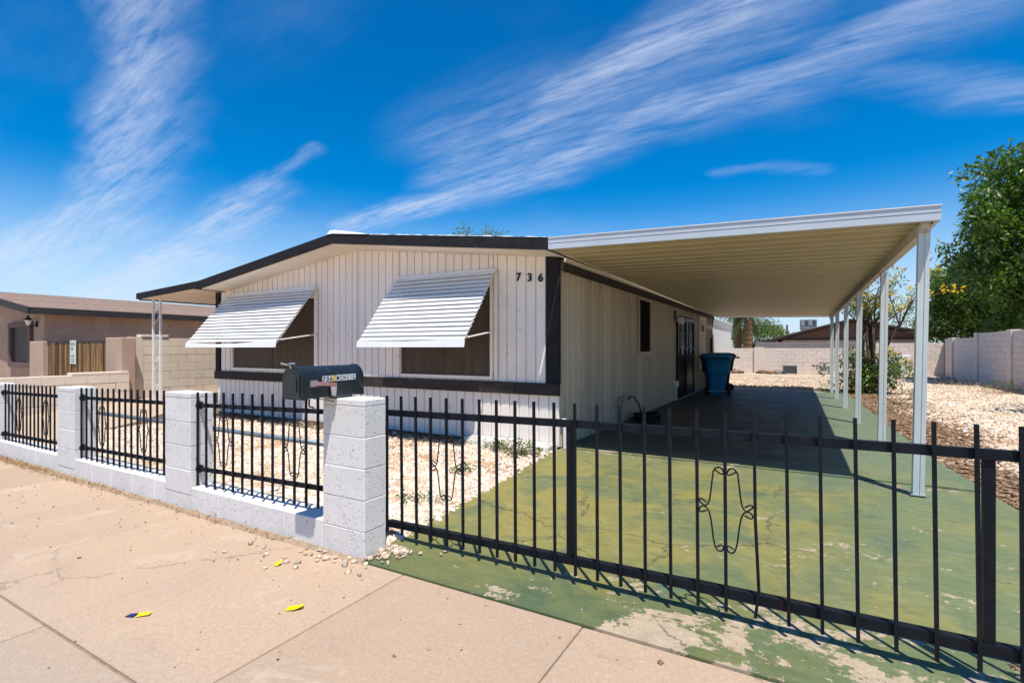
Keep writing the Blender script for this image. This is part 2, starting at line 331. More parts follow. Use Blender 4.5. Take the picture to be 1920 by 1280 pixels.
STONE = mat('white_quartz_gravel', (.72, .62, .52), (.64, .52, .41), 1.2, .85, bump=.3, bscale=70,
            island=[(.82, .72, .60), (.72, .56, .41), (.79, .67, .53), (.56, .39, .25), (.85, .77, .68), (.68, .52, .37), (.38, .23, .12), (.82, .72, .61), (.53, .38, .26)],
            spot2=(.44, .25, .11), s2scale=1.3, s2thr=(.52, .68))
LSTONE = mat('dusty_loose_stone', (.66, .55, .43), (.52, .40, .29), 14, .9, bump=.5, bscale=90, obj=.35, spot=(.40, .28, .18), sscale=40, sthr=(.5, .65))
CHIP = mat('brown_mulch_chip', (.27, .165, .09), (.20, .12, .065), 3, .95, island=[(.20, .12, .065), (.36, .235, .14), (.15, .09, .05), (.45, .33, .22), (.24, .14, .08)])
SOIL = mat('brown_soil', (.27, .165, .095), (.20, .12, .07), 2.2, .95, bump=.8, bscale=40, fine=.3, fscale=40)
STRAW = mat('dry_straw', (.40, .25, .11), (.30, .19, .09), 3, .9, island=[(.45, .30, .14), (.30, .18, .08), (.55, .40, .22), (.22, .13, .06)])
TWIG = mat('grey_dry_twig', (.17, .125, .085), (.11, .08, .055), 5, .9)
STEP = mat('white_stepping_stone', (.80, .78, .74), (.73, .70, .65), 4, .85, bump=.4)
LEDGE = mat('broken_white_ledge', (.70, .66, .60), (.50, .45, .39), 7, .9, bump=.7, bscale=30, spot=(.25, .20, .16), sscale=9, sthr=(.60, .68))
GRIT = mat('grit_and_dust', (.36, .265, .18), (.27, .19, .125), 6, .95, bump=.8, bscale=50, fine=.3, fscale=60)
JOINT = mat('joint_dirt', (.20, .145, .095), (.33, .25, .17), 18, .95, bump=.6, bscale=60)
YEL = mat('yellow_paper', (.75, .66, .0), (.68, .58, .0), 20, .5)
NAVY = mat('navy_print', (.03, .03, .14), None, 20, .5)
PAPERW = mat('white_print', (.75, .75, .72), None, 20, .5)
LEAF = mat('glossy_green_leaf', (.045, .098, .012), (.030, .07, .010), 1.0, .42, spec=.5, transl=.22,
           island=[(.032, .075, .010), (.070, .145, .015), (.115, .21, .022), (.050, .11, .012), (.17, .27, .035)])
LEAF2 = mat('shrub_leaf', (.10, .15, .03), (.07, .12, .02), 1.0, .5, transl=.3,
            island=[(.05, .10, .015), (.11, .18, .03), (.18, .24, .05), (.075, .13, .02)])
LEAF3 = mat('weed_leaf', (.07, .13, .02), None, 1.0, .5, transl=.3, island=[(.045, .10, .012), (.10, .17, .025), (.14, .20, .04)])
FROND = mat('palm_frond', (.075, .115, .045), (.05, .085, .03), 2, .5, transl=.2, island=[(.05, .085, .035), (.10, .145, .06), (.14, .17, .09)])
PETAL = mat('yellow_petal', (.75, .42, .01), (.62, .30, .01), 5, .5, transl=.35, island=[(.80, .58, .02), (.74, .46, .01), (.82, .66, .05)])
BARK = mat('brown_bark', (.145, .095, .060), (.09, .06, .04), 8, .9, bump=.8, bscale=30)
PALMB = mat('palm_bark', (.22, .125, .07), (.14, .08, .045), 9, .95, bump=.9, bscale=18, stretch=(1, 1, 4))
BROWNW = mat('brown_gable', (.175, .105, .078), (.15, .09, .066), 2, .8, stretch=(4, 4, .3))
ACM = mat('grey_ac_casing', (.22, .25, .265), (.18, .205, .22), 4, .45)
ACD = mat('dark_ac_grille', (.07, .08, .085), None, 4, .5)
GALV = mat('galvanised', (.42, .43, .44), (.35, .36, .37), 8, .4, metal=.4)
POLEW = mat('wood_pole', (.16, .11, .08), None, 5, .9)

# ------------------------------------------------------------------ object helpers
BASE = {}
def link(o): S.collection.objects.link(o); return o
def tag(o, label=None, cat=None, group=None, kind=None):
    if label: o['label'] = label
    if cat: o['category'] = cat
    if group: o['group'] = group
    if kind: o['kind'] = kind
    return o
def thing(name, loc, label, cat, group=None):
    o = link(bpy.data.objects.new(name, None)); o.location = loc; o.empty_display_size = .1
    BASE[o.name] = Vector(loc); return tag(o, label, cat, group)
def finish(o, parent, base):
    if parent: o.parent = parent
    BASE[o.name] = base; return link(o)
def mk(name, verts, faces, m, parent=None, smooth=False, base=None):
    """verts in world space; a part is stored relative to its thing's base"""
    b = BASE[parent.name] if parent else (Vector(base) if base else Vector((0, 0, 0)))
    me = bpy.data.meshes.new(name)
    v = np.asarray([tuple(x) for x in verts], dtype=float) - np.array(b)
    me.from_pydata(v.tolist(), [], faces); me.materials.append(m); me.update()
    if smooth: me.shade_smooth()
    o = bpy.data.objects.new(name, me)
    if not parent and base: o.location = b
    return finish(o, parent, b)
def mk_np(name, v, f, m, parent=None):
    b = np.array(BASE[parent.name]) if parent else np.zeros(3)
    v = np.asarray(v, dtype=np.float32) - b; f = np.asarray(f, dtype=np.int32); k = f.shape[1]
    me = bpy.data.meshes.new(name); me.vertices.add(len(v)); me.vertices.foreach_set('co', v.astype(np.float32).ravel())
    me.loops.add(f.size); me.loops.foreach_set('vertex_index', f.ravel())
    me.polygons.add(len(f)); me.polygons.foreach_set('loop_start', np.arange(0, f.size, k, dtype=np.int32))
    me.polygons.foreach_set('loop_total', np.full(len(f), k, dtype=np.int32))
    me.update(calc_edges=True); me.validate(); me.materials.append(m)
    return finish(bpy.data.objects.new(name, me), parent, Vector(b))
class B:
    def __init__(s): s.v = []; s.f = []
    def add(s, vs, fs):
        n = len(s.v); s.v += [tuple(x) for x in vs]; s.f += [tuple(i + n for i in q) for q in fs]; return s
    def box(s, x0, x1, y0, y1, z0, z1):
        v = [(x, y, z) for z in (z0, z1) for y in (y0, y1) for x in (x0, x1)]
        return s.add(v, [(0, 2, 3, 1), (4, 5, 7, 6), (0, 1, 5, 4), (2, 6, 7, 3), (0, 4, 6, 2), (1, 3, 7, 5)])
    def cbox(s, x0, x1, y0, y1, z0, z1, c=.006):
        """box with all edges chamfered"""
        X, Y, Z = (x0, x1), (y0, y1), (z0, z1); vs = []; idx = {}
        for a in (0, 1):
            for b in (0, 1):
                for d in (0, 1):
                    sx, sy, sz = (1 - 2 * a) * c, (1 - 2 * b) * c, (1 - 2 * d) * c
                    for k, p in enumerate(((X[a], Y[b] + sy, Z[d] + sz), (X[a] + sx, Y[b], Z[d] + sz), (X[a] + sx, Y[b] + sy, Z[d]))):
                        idx[(a, b, d, k)] = len(vs); vs.append(p)
        I = lambda a, b, d, k: idx[(a, b, d, k)]
        fs = []
        for a in (0, 1):
            q = [I(a, 0, 0, 0), I(a, 1, 0, 0), I(a, 1, 1, 0), I(a, 0, 1, 0)]; fs.append(tuple(q if a else q[::-1]))
            q = [I(0, a, 0, 1), I(0, a, 1, 1), I(1, a, 1, 1), I(1, a, 0, 1)]; fs.append(tuple(q if a else q[::-1]))
            q = [I(0, 0, a, 2), I(1, 0, a, 2), I(1, 1, a, 2), I(0, 1, a, 2)]; fs.append(tuple(q if a else q[::-1]))
            for b in (0, 1):
                fs.append((I(a, b, 0, 0), I(a, b, 1, 0), I(a, b, 1, 1), I(a, b, 0, 1)))
                fs.append((I(a, 0, b, 0), I(a, 1, b, 0), I(a, 1, b, 2), I(a, 0, b, 2)))
                fs.append((I(0, a, b, 1), I(1, a, b, 1), I(1, a, b, 2), I(0, a, b, 2)))
                for d in (0, 1): fs.append((I(a, b, d, 0), I(a, b, d, 1), I(a, b, d, 2)))
        return s.add(vs, fs)
    def prism(s, poly, axis, a, b):
        """extrude a 2D polygon along an axis ('x': (y,z), 'y': (x,z), 'z': (x,y))"""
        P = {'x': lambda p, t: (t, p[0], p[1]), 'y': lambda p, t: (p[0], t, p[1]), 'z': lambda p, t: (p[0], p[1], t)}[axis]
        n = len(poly); v = [P(p, a) for p in poly] + [P(p, b) for p in poly]
        return s.add(v, [tuple(range(n))[::-1], tuple(range(n, 2 * n))] + [(i, (i + 1) % n, n + (i + 1) % n, n + i) for i in range(n)])
    def tube(s, pts, r, n=6, cap=True, sq=False):
        pts = [Vector(p) for p in pts]; rs = r if isinstance(r, (list, tuple)) else [r] * len(pts); vs = []
        ref = None
        for i, p in enumerate(pts):
            d = (pts[min(i + 1, len(pts) - 1)] - pts[max(i - 1, 0)]).normalized()
            if ref is None: ref = Vector((0, 0, 1)) if abs(d.z) < .9 else Vector((0, 1, 0))
            u = d.cross(ref)
            if u.length < 1e-4: u = d.cross(Vector((1, 0, 0)))
            u.normalize(); w = u.cross(d).normalized(); ref = w
            for k in range(n):
                a = 2 * math.pi * (k + .5) / n
                vs.append(p + (u * math.cos(a) + w * math.sin(a)) * rs[i])
        fs = []
        for i in range(len(pts) - 1):
            for k in range(n):
                a, b = i * n + k, i * n + (k + 1) % n; fs.append((a, b, b + n, a + n))
        if cap: fs += [tuple(range(n))[::-1], tuple(range((len(pts) - 1) * n, len(pts) * n))]
        return s.add(vs, fs)
    def bar(s, p, q, w, d=None):
        """rectangular bar from p to q, w across in x/horizontal, d in the other direction"""
        p, q = Vector(p), Vector(q); d = d or w; t = (q - p).normalized()
        u = Vector((1, 0, 0)) if abs(t.z) > .5 else t.cross(Vector((0, 0, 1))).normalized()
        u = (u - t * u.dot(t)).normalized(); v = t.cross(u)
        vs = [c + u * (a * w / 2) + v * (b * d / 2) for c in (p, q) for a, b in ((-1, -1), (1, -1), (1, 1), (-1, 1))]
        return s.add(vs, [(0, 3, 2, 1), (4, 5, 6, 7), (0, 1, 5, 4), (1, 2, 6, 5), (2, 3, 7, 6), (3, 0, 4, 7)])
    def lathe(s, prof, c, n=20):
        vs = [(c[0] + r * math.cos(2 * math.pi * k / n), c[1] + r * math.sin(2 * math.pi * k / n), c[2] + z) for r, z in prof for k in range(n)]
        fs = [(i * n + k, i * n + (k + 1) % n, (i + 1) * n + (k + 1) % n, (i + 1) * n + k) for i in range(len(prof) - 1) for k in range(n)]
        fs += [tuple(range(n))[::-1], tuple(range((len(prof) - 1) * n, len(prof) * n))]
        return s.add(vs, fs)
    def done(s, name, m, parent=None, smooth=False, base=None): return mk(name, s.v, s.f, m, parent, smooth, base)

def text_mesh(name, txt, size, m, parent, origin, xdir, zdir, depth=.004, bold=0., fit=None):
    """flat lettering as real mesh: origin = lower-left, xdir along the line, zdir up"""
    cu = bpy.data.curves.new('tmp', 'FONT'); cu.body = txt; cu.size = size; cu.extrude = depth; cu.offset = bold
    to = bpy.data.objects.new('tmp', cu); link(to)
    dg = bpy.context.evaluated_depsgraph_get(); me = bpy.data.meshes.new_from_object(to.evaluated_get(dg))
    bpy.data.objects.remove(to); bpy.data.curves.remove(cu)
    x = Vector(xdir).normalized(); z = Vector(zdir).normalized(); n = x.cross(z)
    b = BASE[parent.name]
    if fit:
        lo = min(v.co.x for v in me.vertices); hi = max(v.co.x for v in me.vertices); k = min(1.25, fit / max(hi - lo, 1e-4))
        for v in me.vertices: v.co.x = (v.co.x - (lo + hi) / 2) * k + fit / 2
    for v in me.vertices: v.co = Vector(origin) + x * v.co.x + z * v.co.y + n * v.co.z - b
    me.materials.clear(); me.materials.append(m); me.name = name
    o = bpy.data.objects.new(name, me); return finish(o, parent, b)
def copy_part(o, off):
    """another piece with the same mesh data"""
    c = o.copy(); c.location = Vector(o.location) + Vector(off); BASE[c.name] = BASE[o.name]; return link(c)

# ------------------------------------------------------------------ ground, sidewalk, driveway
g0 = B(); n = 2
xs = [-600, -60, -20, 0, 20, 60, 600]; ys = [-60, -8, 0, 2.36, 8, 30, 80, 900]
vs = [(x, y, -.045 if y < 2.4 else -.02) for y in ys for x in xs]
mk('ground', vs, [(j * 7 + i, j * 7 + i + 1, (j + 1) * 7 + i + 1, (j + 1) * 7 + i) for j in range(7) for i in range(6)], GROUND)['kind'] = 'structure'

sw = B().box(-16, 6, -2.2, 2.370, -.14, -.010).done('sidewalk', JOINT); sw['kind'] = 'structure'
JX = [-.945 + 1.165 * k for k in range(-12, 6)]
for j, (y0, y1) in enumerate(((1.062, 2.368), (-.15, 1.052), (-1.4, -.16))):
    for i in range(len(JX) - 1):
        dz = random.uniform(-.002, .002)
        B().cbox(JX[i] + .0035 + random.uniform(-.001, .001), JX[i + 1] - .0035, y0 + .001, y1 - .001, -.10, dz, .004).done('concrete_slab', WALK, sw)
strip = B()
N = 90
sv = []; sf = []
for i in range(N + 1):
    x = -14 + (11.55 * i / N)
    w = .035 + .03 * random.random()
    sv += [(x, 2.345 - w * .5, -.004), (x, 2.36 + w * .15, .006 + .008 * random.random()), (x, 2.392, .010 + .012 * random.random())]
for i in range(N):
    a = i * 3; sf += [(a, a + 3, a + 4, a + 1), (a + 1, a + 4, a + 5, a + 2)]
o = mk('gritty_joint_strip', sv, sf, GRIT, sw)

drv = B().prism([(-2.47, 2.40), (1.75, 2.40), (1.60, 5.8), (1.40, 7.8), (1.22, 14.8), (1.15, 18.2), (-2.86, 18.3), (-2.86, 6.3), (-2.63, 3.96)], 'z', -.15, -.012).done('driveway', MORTT)
drv['kind'] = 'structure'
def dl(y):
    return -2.47 - (y - 2.385) * .102 if y < 3.96 else (-2.63 - (y - 3.96) * .105 if y < 6.3 else -2.868)
def dr(y): return np.interp(y, [2.3, 5.8, 7.8, 14.8, 18.3], [1.78, 1.60, 1.40, 1.22, 1.15])
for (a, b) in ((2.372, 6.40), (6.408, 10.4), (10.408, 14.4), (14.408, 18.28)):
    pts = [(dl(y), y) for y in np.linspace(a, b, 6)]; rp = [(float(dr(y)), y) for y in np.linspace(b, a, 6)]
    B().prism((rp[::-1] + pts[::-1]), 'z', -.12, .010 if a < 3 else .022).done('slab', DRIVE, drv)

# patio slab on the left, rising gently to the neighbour's wall
pv = []; prof = [(2.62, -.0), (3.6, .0), (4.6, .07), (5.6, .16), (7.5, .19), (11, .2)]
xl, xr = -13.75, lambda y: -9.9 - max(0, (y - 3.6)) * .42 if y < 5.4 else -10.9
for y, z in prof: pv += [(xl, y, z), (xr(y), y, z), (xr(y), y, -.1), (xl, y, -.1)]
pf = []
for i in range(len(prof) - 1):
    a = i * 4
    for k in range(4): pf.append((a + k, a + 4 + k, a + 4 + (k + 1) % 4, a + (k + 1) % 4))
pf += [(0, 1, 2, 3), tuple(len(prof) * 4 - 4 + k for k in (3, 2, 1, 0))]
mk('patio', pv, pf, PATIO)['kind'] = 'structure'

# ------------------------------------------------------------------ gravel and other loose cover
def stones(name, pts, size, m, flat=.6, parent=None):
    """angular stones: jittered cubes, one mesh"""
    n = len(pts)
    c = np.array([[x, y, z] for z in (-1, 1) for y in (-1, 1) for x in (-1, 1)], dtype=float) * .5
    f = np.array([(0, 2, 3, 1), (4, 5, 7, 6), (0, 1, 5, 4), (2, 6, 7, 3), (0, 4, 6, 2), (1, 3, 7, 5)])
    v = c[None] + rng.uniform(-.28, .28, (n, 8, 3))
    sc = size * rng.lognormal(0, .33, (n, 1, 1)) * np.concatenate([rng.uniform(.75, 1.35, (n, 1, 2)), rng.uniform(.55, 1.0, (n, 1, 1)) * flat / .6], 2)
    v = v * sc; a = rng.uniform(0, 2 * np.pi, n); ca, sa = np.cos(a)[:, None], np.sin(a)[:, None]
    tl = rng.normal(0, .35, n); ct, st = np.cos(tl)[:, None], np.sin(tl)[:, None]
    x, y, z = v[..., 0], v[..., 1] * ct - v[..., 2] * st, v[..., 1] * st + v[..., 2] * ct
    v = np.stack([x * ca - y * sa, x * sa + y * ca, z], 2) + np.asarray(pts)[:, None, :]
    F = (f[None] + (np.arange(n) * 8)[:, None, None]).reshape(-1, 4)
    return mk_np(name, v.reshape(-1, 3), F, m, parent)
def scatter(n, x0, x1, y0, y1, ok, z=0.): 
    x = rng.uniform(x0, x1, n); y = rng.uniform(y0, y1, n); k = ok(x, y)
    return np.stack([x[k], y[k], np.full(k.sum(), z) + rng.uniform(-.006, .010, k.sum())], 1)
dlv = np.vectorize(dl); drvv = lambda y: np.interp(y, [2.3, 5.8, 7.8, 14.8, 18.3, 40], [1.78, 1.60, 1.40, 1.22, 1.15, 1.15])
pedge = lambda y: np.where(y < 5.4, -9.85 - np.maximum(0, y - 3.6) * .42, -10.7)
ok_front = lambda x, y: (x > pedge(y)) & (x < dlv(y) - .02 + rng.normal(0, .03, len(x))) & (y < 6.02 + .1 * np.sin(x * 2.1) + rng.normal(0, .1, len(x)))
g1 = stones('gravel', np.concatenate([scatter(43000, -10.8, -2.4, 2.6, 6.3, ok_front, .0), scatter(22000, -6.5, -2.4, 2.6, 4.8, ok_front, .004)]), .025, STONE)
tag(g1, 'white and tan quartz gravel covering the front yard', 'gravel', kind='stuff')
okr = lambda x, y: (x > 2.35 + .25 * np.sin(y * 1.3) + rng.normal(0, .22, len(x))) & (x < 5.95)
xx = rng.uniform(1.6, 6, 125000); yy = 4.5 + 27 * rng.random(125000) ** 1.9; kk = okr(xx, yy)
q = np.stack([xx[kk], yy[kk], rng.uniform(-.006, .01, kk.sum())], 1)
q2 = scatter(9000, -3, 2.6, 19.5, 29, lambda x, y: (rng.random(len(x)) < .25 + .75 * (np.sin(x * 1.7 + y) * np.cos(y * .9 - x * .6) > .1)))
g2 = stones('gravel', np.concatenate([q, q2]), .025, STONE)
tag(g2, 'pale gravel in the side and back yard past the carport', 'gravel', kind='stuff')
B().prism([(1.76, 2.42), (2.6, 2.42), (2.6, 18), (1.0, 24), (1.15, 18.2), (1.22, 14.8), (1.40, 7.8), (1.60, 5.8)], 'z', -.03, -.005).done('mulch_bed', SOIL)['kind'] = 'structure'
okm = lambda x, y: (x > drvv(y) + .01) & (x < 2.75 + rng.normal(0, .2, len(x)))
g3 = stones('mulch', scatter(15000, 1.1, 3.2, 2.5, 22, okm, .004), .028, CHIP, .3)
tag(g3, 'brown mulch and soil strip beside the painted driveway', 'mulch', kind='stuff')
B().prism([(-10.6, 5.95), (-4.1, 5.85), (-4.0, 6.32), (-10.6, 6.32)], 'z', -.03, .012).done('soil_bed', SOIL)['kind'] = 'structure'
def straws(name, pts, L, m, label, cat, up=.5):
    v = []; f = []
    for p in pts:
        a = random.uniform(0, 6.283); e = random.uniform(-.1, up); l = L * random.uniform(.4, 1.3); w = .0022 + .002 * random.random()
        d = Vector((math.cos(a) * math.cos(e), math.sin(a) * math.cos(e), math.sin(e) + .02)); s = Vector((-math.sin(a), math.cos(a), 0)) * w
        p = Vector(p); md = p + d * l * .5 + Vector((0, 0, .006)); i = len(v)
        v += [p - s, p + s, md - s, md + s, md + Vector((0, 0, w * 2)), p + d * l]
        f += [(i, i + 1, i + 3, i + 2), (i, i + 2, i + 4), (i + 1, i + 4, i + 3), (i + 2, i + 3, i + 5), (i + 2, i + 5, i + 4), (i + 3, i + 4, i + 5)]
    o = mk(name, v, f, m); return tag(o, label, cat, kind='stuff')
straws('dry_grass', [(random.gauss(-8.2, 1.0) if random.random() < .72 else random.uniform(-9.4, -3.2), 2.35 + random.gauss(0, .03), .012) for _ in range(950)], .06, STRAW,
       'dry straw and litter blown against the white curb wall', 'dry grass', .6)
bits = stones('sidewalk_litter', np.stack([rng.normal(-4, 2.6, 150), 2.3 - np.abs(rng.normal(0, .75, 150)), np.full(150, .003)], 1), .008, CHIP, .25)
tag(bits, 'tiny brown crumbs and leaf bits scattered over the sidewalk', 'litter', kind='stuff')
straws('dead_weeds', [(random.uniform(-10.2, -4.1), random.uniform(5.75, 6.28), .012) for _ in range(3200)], .10, TWIG,
       'dead twigs and leaf litter along the house skirting', 'dead weeds', .8)
straws('dry_grass', [(random.gauss(4.9, .7), random.gauss(24, 3.5), .0) for _ in range(900)], .35, STRAW,
       'tufts of dry grass at the foot of the side wall', 'dry grass', 1.1)

# ------------------------------------------------------------------ mobile home
FY = 6.35                                   # front wall plane
HX0, HX1 = -10.87, -2.88                     # left and right walls
home = thing('mobile_home', (-6.87, 6.35, 0), 'cream mobile home with louvred window awnings and dark roof trim', 'mobile home')
RZ = [(-13.02, 2.604), (-10.52, 2.728), (-6.72, 3.245), (-2.765, 2.765)]    # roof top line on the front
def rtop(x): return float(np.interp(x, [p[0] for p in RZ], [p[1] for p in RZ]))
def wtop(x): return rtop(x) - .165
core = B().prism([(HX0 + .03, 0.02), (HX1 - .03, .02), (HX1 - .03, wtop(HX1) - .03), (-6.72, wtop(-6.72) - .03), (HX0 + .03, wtop(HX0) - .03)], 'y', FY + .03, 19.96).done('wall', BACKING, home)
WIN = [(-10.31, -7.80, .975, 2.30), (-5.71, -3.985, .962, 2.34)]
BW = .158
def board_front(x0, x1, z0a, z0b, za, zb, parent=home):
    """lapped vertical board: thin left edge, thicker right edge with a small rib"""
    y = FY + .028
    pr = [(x0 + .002, FY + .010), (x0 + .018, FY + .003), (x1 - .012, FY - .002), (x1 - .005, FY + .002), (x1 - .005, y), (x0 + .002, y)]
    n = len(pr); tz = lambda x, a, b: a + (b - a) * (x - x0) / (x1 - x0)
    v = [(p[0], p[1], tz(p[0], z0a, z0b)) for p in pr] + [(p[0], p[1], tz(p[0], za, zb)) for p in pr]
    f = [tuple(range(n))[::-1], tuple(range(n, 2 * n))] + [(i, (i + 1) % n, n + (i + 1) % n, n + i) for i in range(n)]
    return mk('siding_board', v, f, SIDE, parent)
nb = int(round((HX1 - .2 - (HX0 + .12)) / BW)); bw = (HX1 - .2 - (HX0 + .12)) / nb
for i in range(nb):
    x0 = HX0 + .12 + i * bw; x1 = x0 + bw
    cuts = [x0, x1] + [w for W4 in WIN for w in (W4[0] - .05, W4[1] + .05) if x0 + .01 < w < x1 - .01] + ([-6.72] if x0 + .01 < -6.72 < x1 - .01 else [])
    cuts.sort()
    for a, b in zip(cuts[:-1], cuts[1:]):
        mid = (a + b) / 2; hole = [W4 for W4 in WIN if W4[0] - .05 < mid < W4[1] + .05]
        ta, tb = wtop(a), wtop(b)
        if hole:
            board_front(a, b, .888, .888, hole[0][2] - .05, hole[0][2] - .05); board_front(a, b, hole[0][3] + .05, hole[0][3] + .05, ta, tb)
        else: board_front(a, b, .888, .888, ta, tb)
ns = int(round((HX1 - HX0) / BW)); bs = (HX1 - HX0) / ns
for i in range(ns): board_front(HX0 + i * bs, HX0 + (i + 1) * bs, .03, .03, .73, .73)
# belt, corner trims
bx = [HX0 - .05, -8.6, -6.95, -6.3, -4.5, -3.55, HX1 + .012]
for i in range(6): B().cbox(bx[i] + .002, bx[i + 1] - .002, FY - .045, FY + .02, .725, .892, .005).done('belt_board', DARKB, home)
B().cbox(HX1 - .185, HX1 + .016, FY - .03, FY + .027, .894, 2.66, .005).done('corner_trim', DARK, home)
B().cbox(HX0 - .03, HX0 + .115, FY - .028, FY + .027, .894, 2.56, .005).done('corner_trim', DARK, home)
# windows with screens
for k, (x0, x1, z0, z1) in enumerate(WIN):
    w = B().box(x0 - .004, x1 + .004, FY + .016, FY + .026, z0 - .004, z1 + .004).done('window', SCREEN, home)
    B().cbox(x0 - .05, x0, FY - .018, FY + .025, z0 - .05, z1 + .05, .004).done('frame', SIDE, w)
    B().cbox(x1, x1 + .05, FY - .018, FY + .025, z0 - .05, z1 + .05, .004).done('frame', SIDE, w)
    B().cbox(x0 + .001, x1 - .001, FY - .018, FY + .025, z0 - .05, z0, .004).done('sill', SIDE, w)
    B().cbox(x0 + .001, x1 - .001, FY - .018, FY + .025, z1, z1 + .05, .004).done('frame', SIDE, w)
    B().box(x0 + (x1 - x0) * .5 - .012, x0 + (x1 - x0) * .5 + .012, FY + .010, FY + .0155, z0 + .001, z1 - .001).done('mullion', SCREEN, w)
# awnings
def awning(x0, x1, ztop, bow):
    yt, yb, zb = FY - .05, 5.50, 1.475
    nsl = 16; hd = B().cbox(x0 + .02, x1 - .02, FY - .055, FY - .006, ztop - .03, ztop + .035, .006).done('window_awning', METALW, home)
    hd['label'] = 'white louvred metal window awning'
    dy = (yb - yt) / nsl; dz = (zb - ztop) / nsl; d = Vector((0, dy, dz)).normalized(); nrm = Vector((0, d.z, -d.y))
    if nrm.z < 0: nrm = -nrm
    for i in range(nsl):
        y, z = yt + dy * i, ztop + dz * i; L = math.hypot(dy, dz)
        j = random.uniform(-.003, .003)
        # Z-section louvre: upper edge tucked in, curved face, lower lip standing proud of the next
        pr = []
        for t, h in ((-.30, -.008), (.10, .007), (.55, .021), (.96, .031), (1.02, .026)):
            pr.append((y + d.y * L * t + nrm.y * (h + j), z + d.z * L * t + nrm.z * (h + j)))
        und = [(a - nrm.y * .003, b - nrm.z * .003) for a, b in pr[::-1]]
        B().prism(pr + und, 'x', x0 + random.uniform(-.004, .004), x1 + random.uniform(-.004, .004)).done('slat', METALW, hd)
    # front valance
    v = []; n = 14
    for i in range(n + 1):
        t = i / n; x = x0 - .02 + (x1 - x0 + .04) * t; s = bow * math.sin(math.pi * min(1, t * 1.25)) if t < .8 else 0
        v += [(x, yb - .03, zb + .012 - s), (x, yb - .045, zb - .085), (x, yb - .035, zb - .085), (x, yb - .02, zb + .012 - s)]
    f = []
    for i in range(n):
        for k in range(4): f.append((i * 4 + k, i * 4 + (k + 1) % 4, i * 4 + 4 + (k + 1) % 4, i * 4 + 4 + k))
    f += [(0, 3, 2, 1), (n * 4, n * 4 + 1, n * 4 + 2, n * 4 + 3)]
    mk('valance', v, f, METALW, hd)
    for x in (x0 + .03, x1 - .03, (x0 + x1) / 2):
        B().tube([(x, yt - .01, ztop - .02), (x, yb + .02, zb - .01)], .010, 6).done('rafter', METALW, hd)
    for x in (x0 + .015, x1 - .015):
        B().tube([(x, yb + .04, zb + .04), (x, FY - .02, 1.63)], .011, 6).done('support_arm', WHITEP, hd)
        B().box(x - .03, x + .02, FY - .035, FY - .02, .93, ztop - .04).done('slide_rail', SIDE, hd)
awning(-10.40, -7.70, 2.47, .035); awning(-5.76, -3.85, 2.50, .012)
# house number
for ch, x, z in (('7', -3.545, 2.335), ('3', -3.365, 2.318), ('6', -3.195, 2.302)):
    text_mesh('house_number', ch, .155, NUM, home, (x, FY - .012, z), (1, 0, 0), (0, 0, 1), .006, .004)
# side wall facing the carport: ribbed boards
SX = HX1
def board_side(y0, y1, z0, z1):
    w = y1 - y0; P = [(y0 + .002, SX - .026), (y0 + .002, SX - .012), (y0 + w * .18, SX - .010), (y0 + w * .22, SX + .016), (y0 + w * .34, SX + .016), (y0 + w * .38, SX - .010), (y0 + w * .62, SX - .012),
         (y0 + w * .66, SX + .004), (y0 + w * .74, SX + .004), (y0 + w * .78, SX - .012), (y1 - .003, SX - .006), (y1 - .003, SX - .026)]
    B().prism([(x, y) for y, x in P], 'z', z0, z1).done('siding_board', SIDE2, home)
SW = (10.30, 11.18, 1.30, 2.37); DOOR = (13.95, 16.35, .03, 2.22)
yy = 6.385
B().box(SX - .027, SX - .004, FY + .029, 6.383, .03, 2.56).done('siding_board', SIDE2, home)
while yy < 19.9:
    y1 = min(yy + .1985, 19.95)
    def ov(a): return yy < a[1] + .05 and y1 > a[0] - .05
    if ov(SW): board_side(yy, y1, .02, SW[2] - .05); board_side(yy, y1, SW[3] + .05, 2.56)
    elif ov(DOOR): board_side(yy, y1, DOOR[3] + .06, 2.56)
    else: board_side(yy, y1, .02, 2.56)
    yy = y1
w = B().box(SX - .022, SX - .016, SW[0], SW[1], SW[2], SW[3]).done('window', SCRD, home)
for a in ((SW[0] - .06, SW[0], SW[2] - .06, SW[3] + .06), (SW[1], SW[1] + .06, SW[2] - .06, SW[3] + .06)):
    B().box(SX - .024, SX + .014, a[0], a[1], a[2], a[3]).done('frame', SIDE2, w)
B().box(SX - .024, SX + .022, SW[0] + .001, SW[1] - .001, SW[2] - .06, SW[2]).done('sill', SIDE2, w)
B().box(SX - .024, SX + .014, SW[0] + .001, SW[1] - .001, SW[3], SW[3] + .06).done('frame', SIDE2, w)
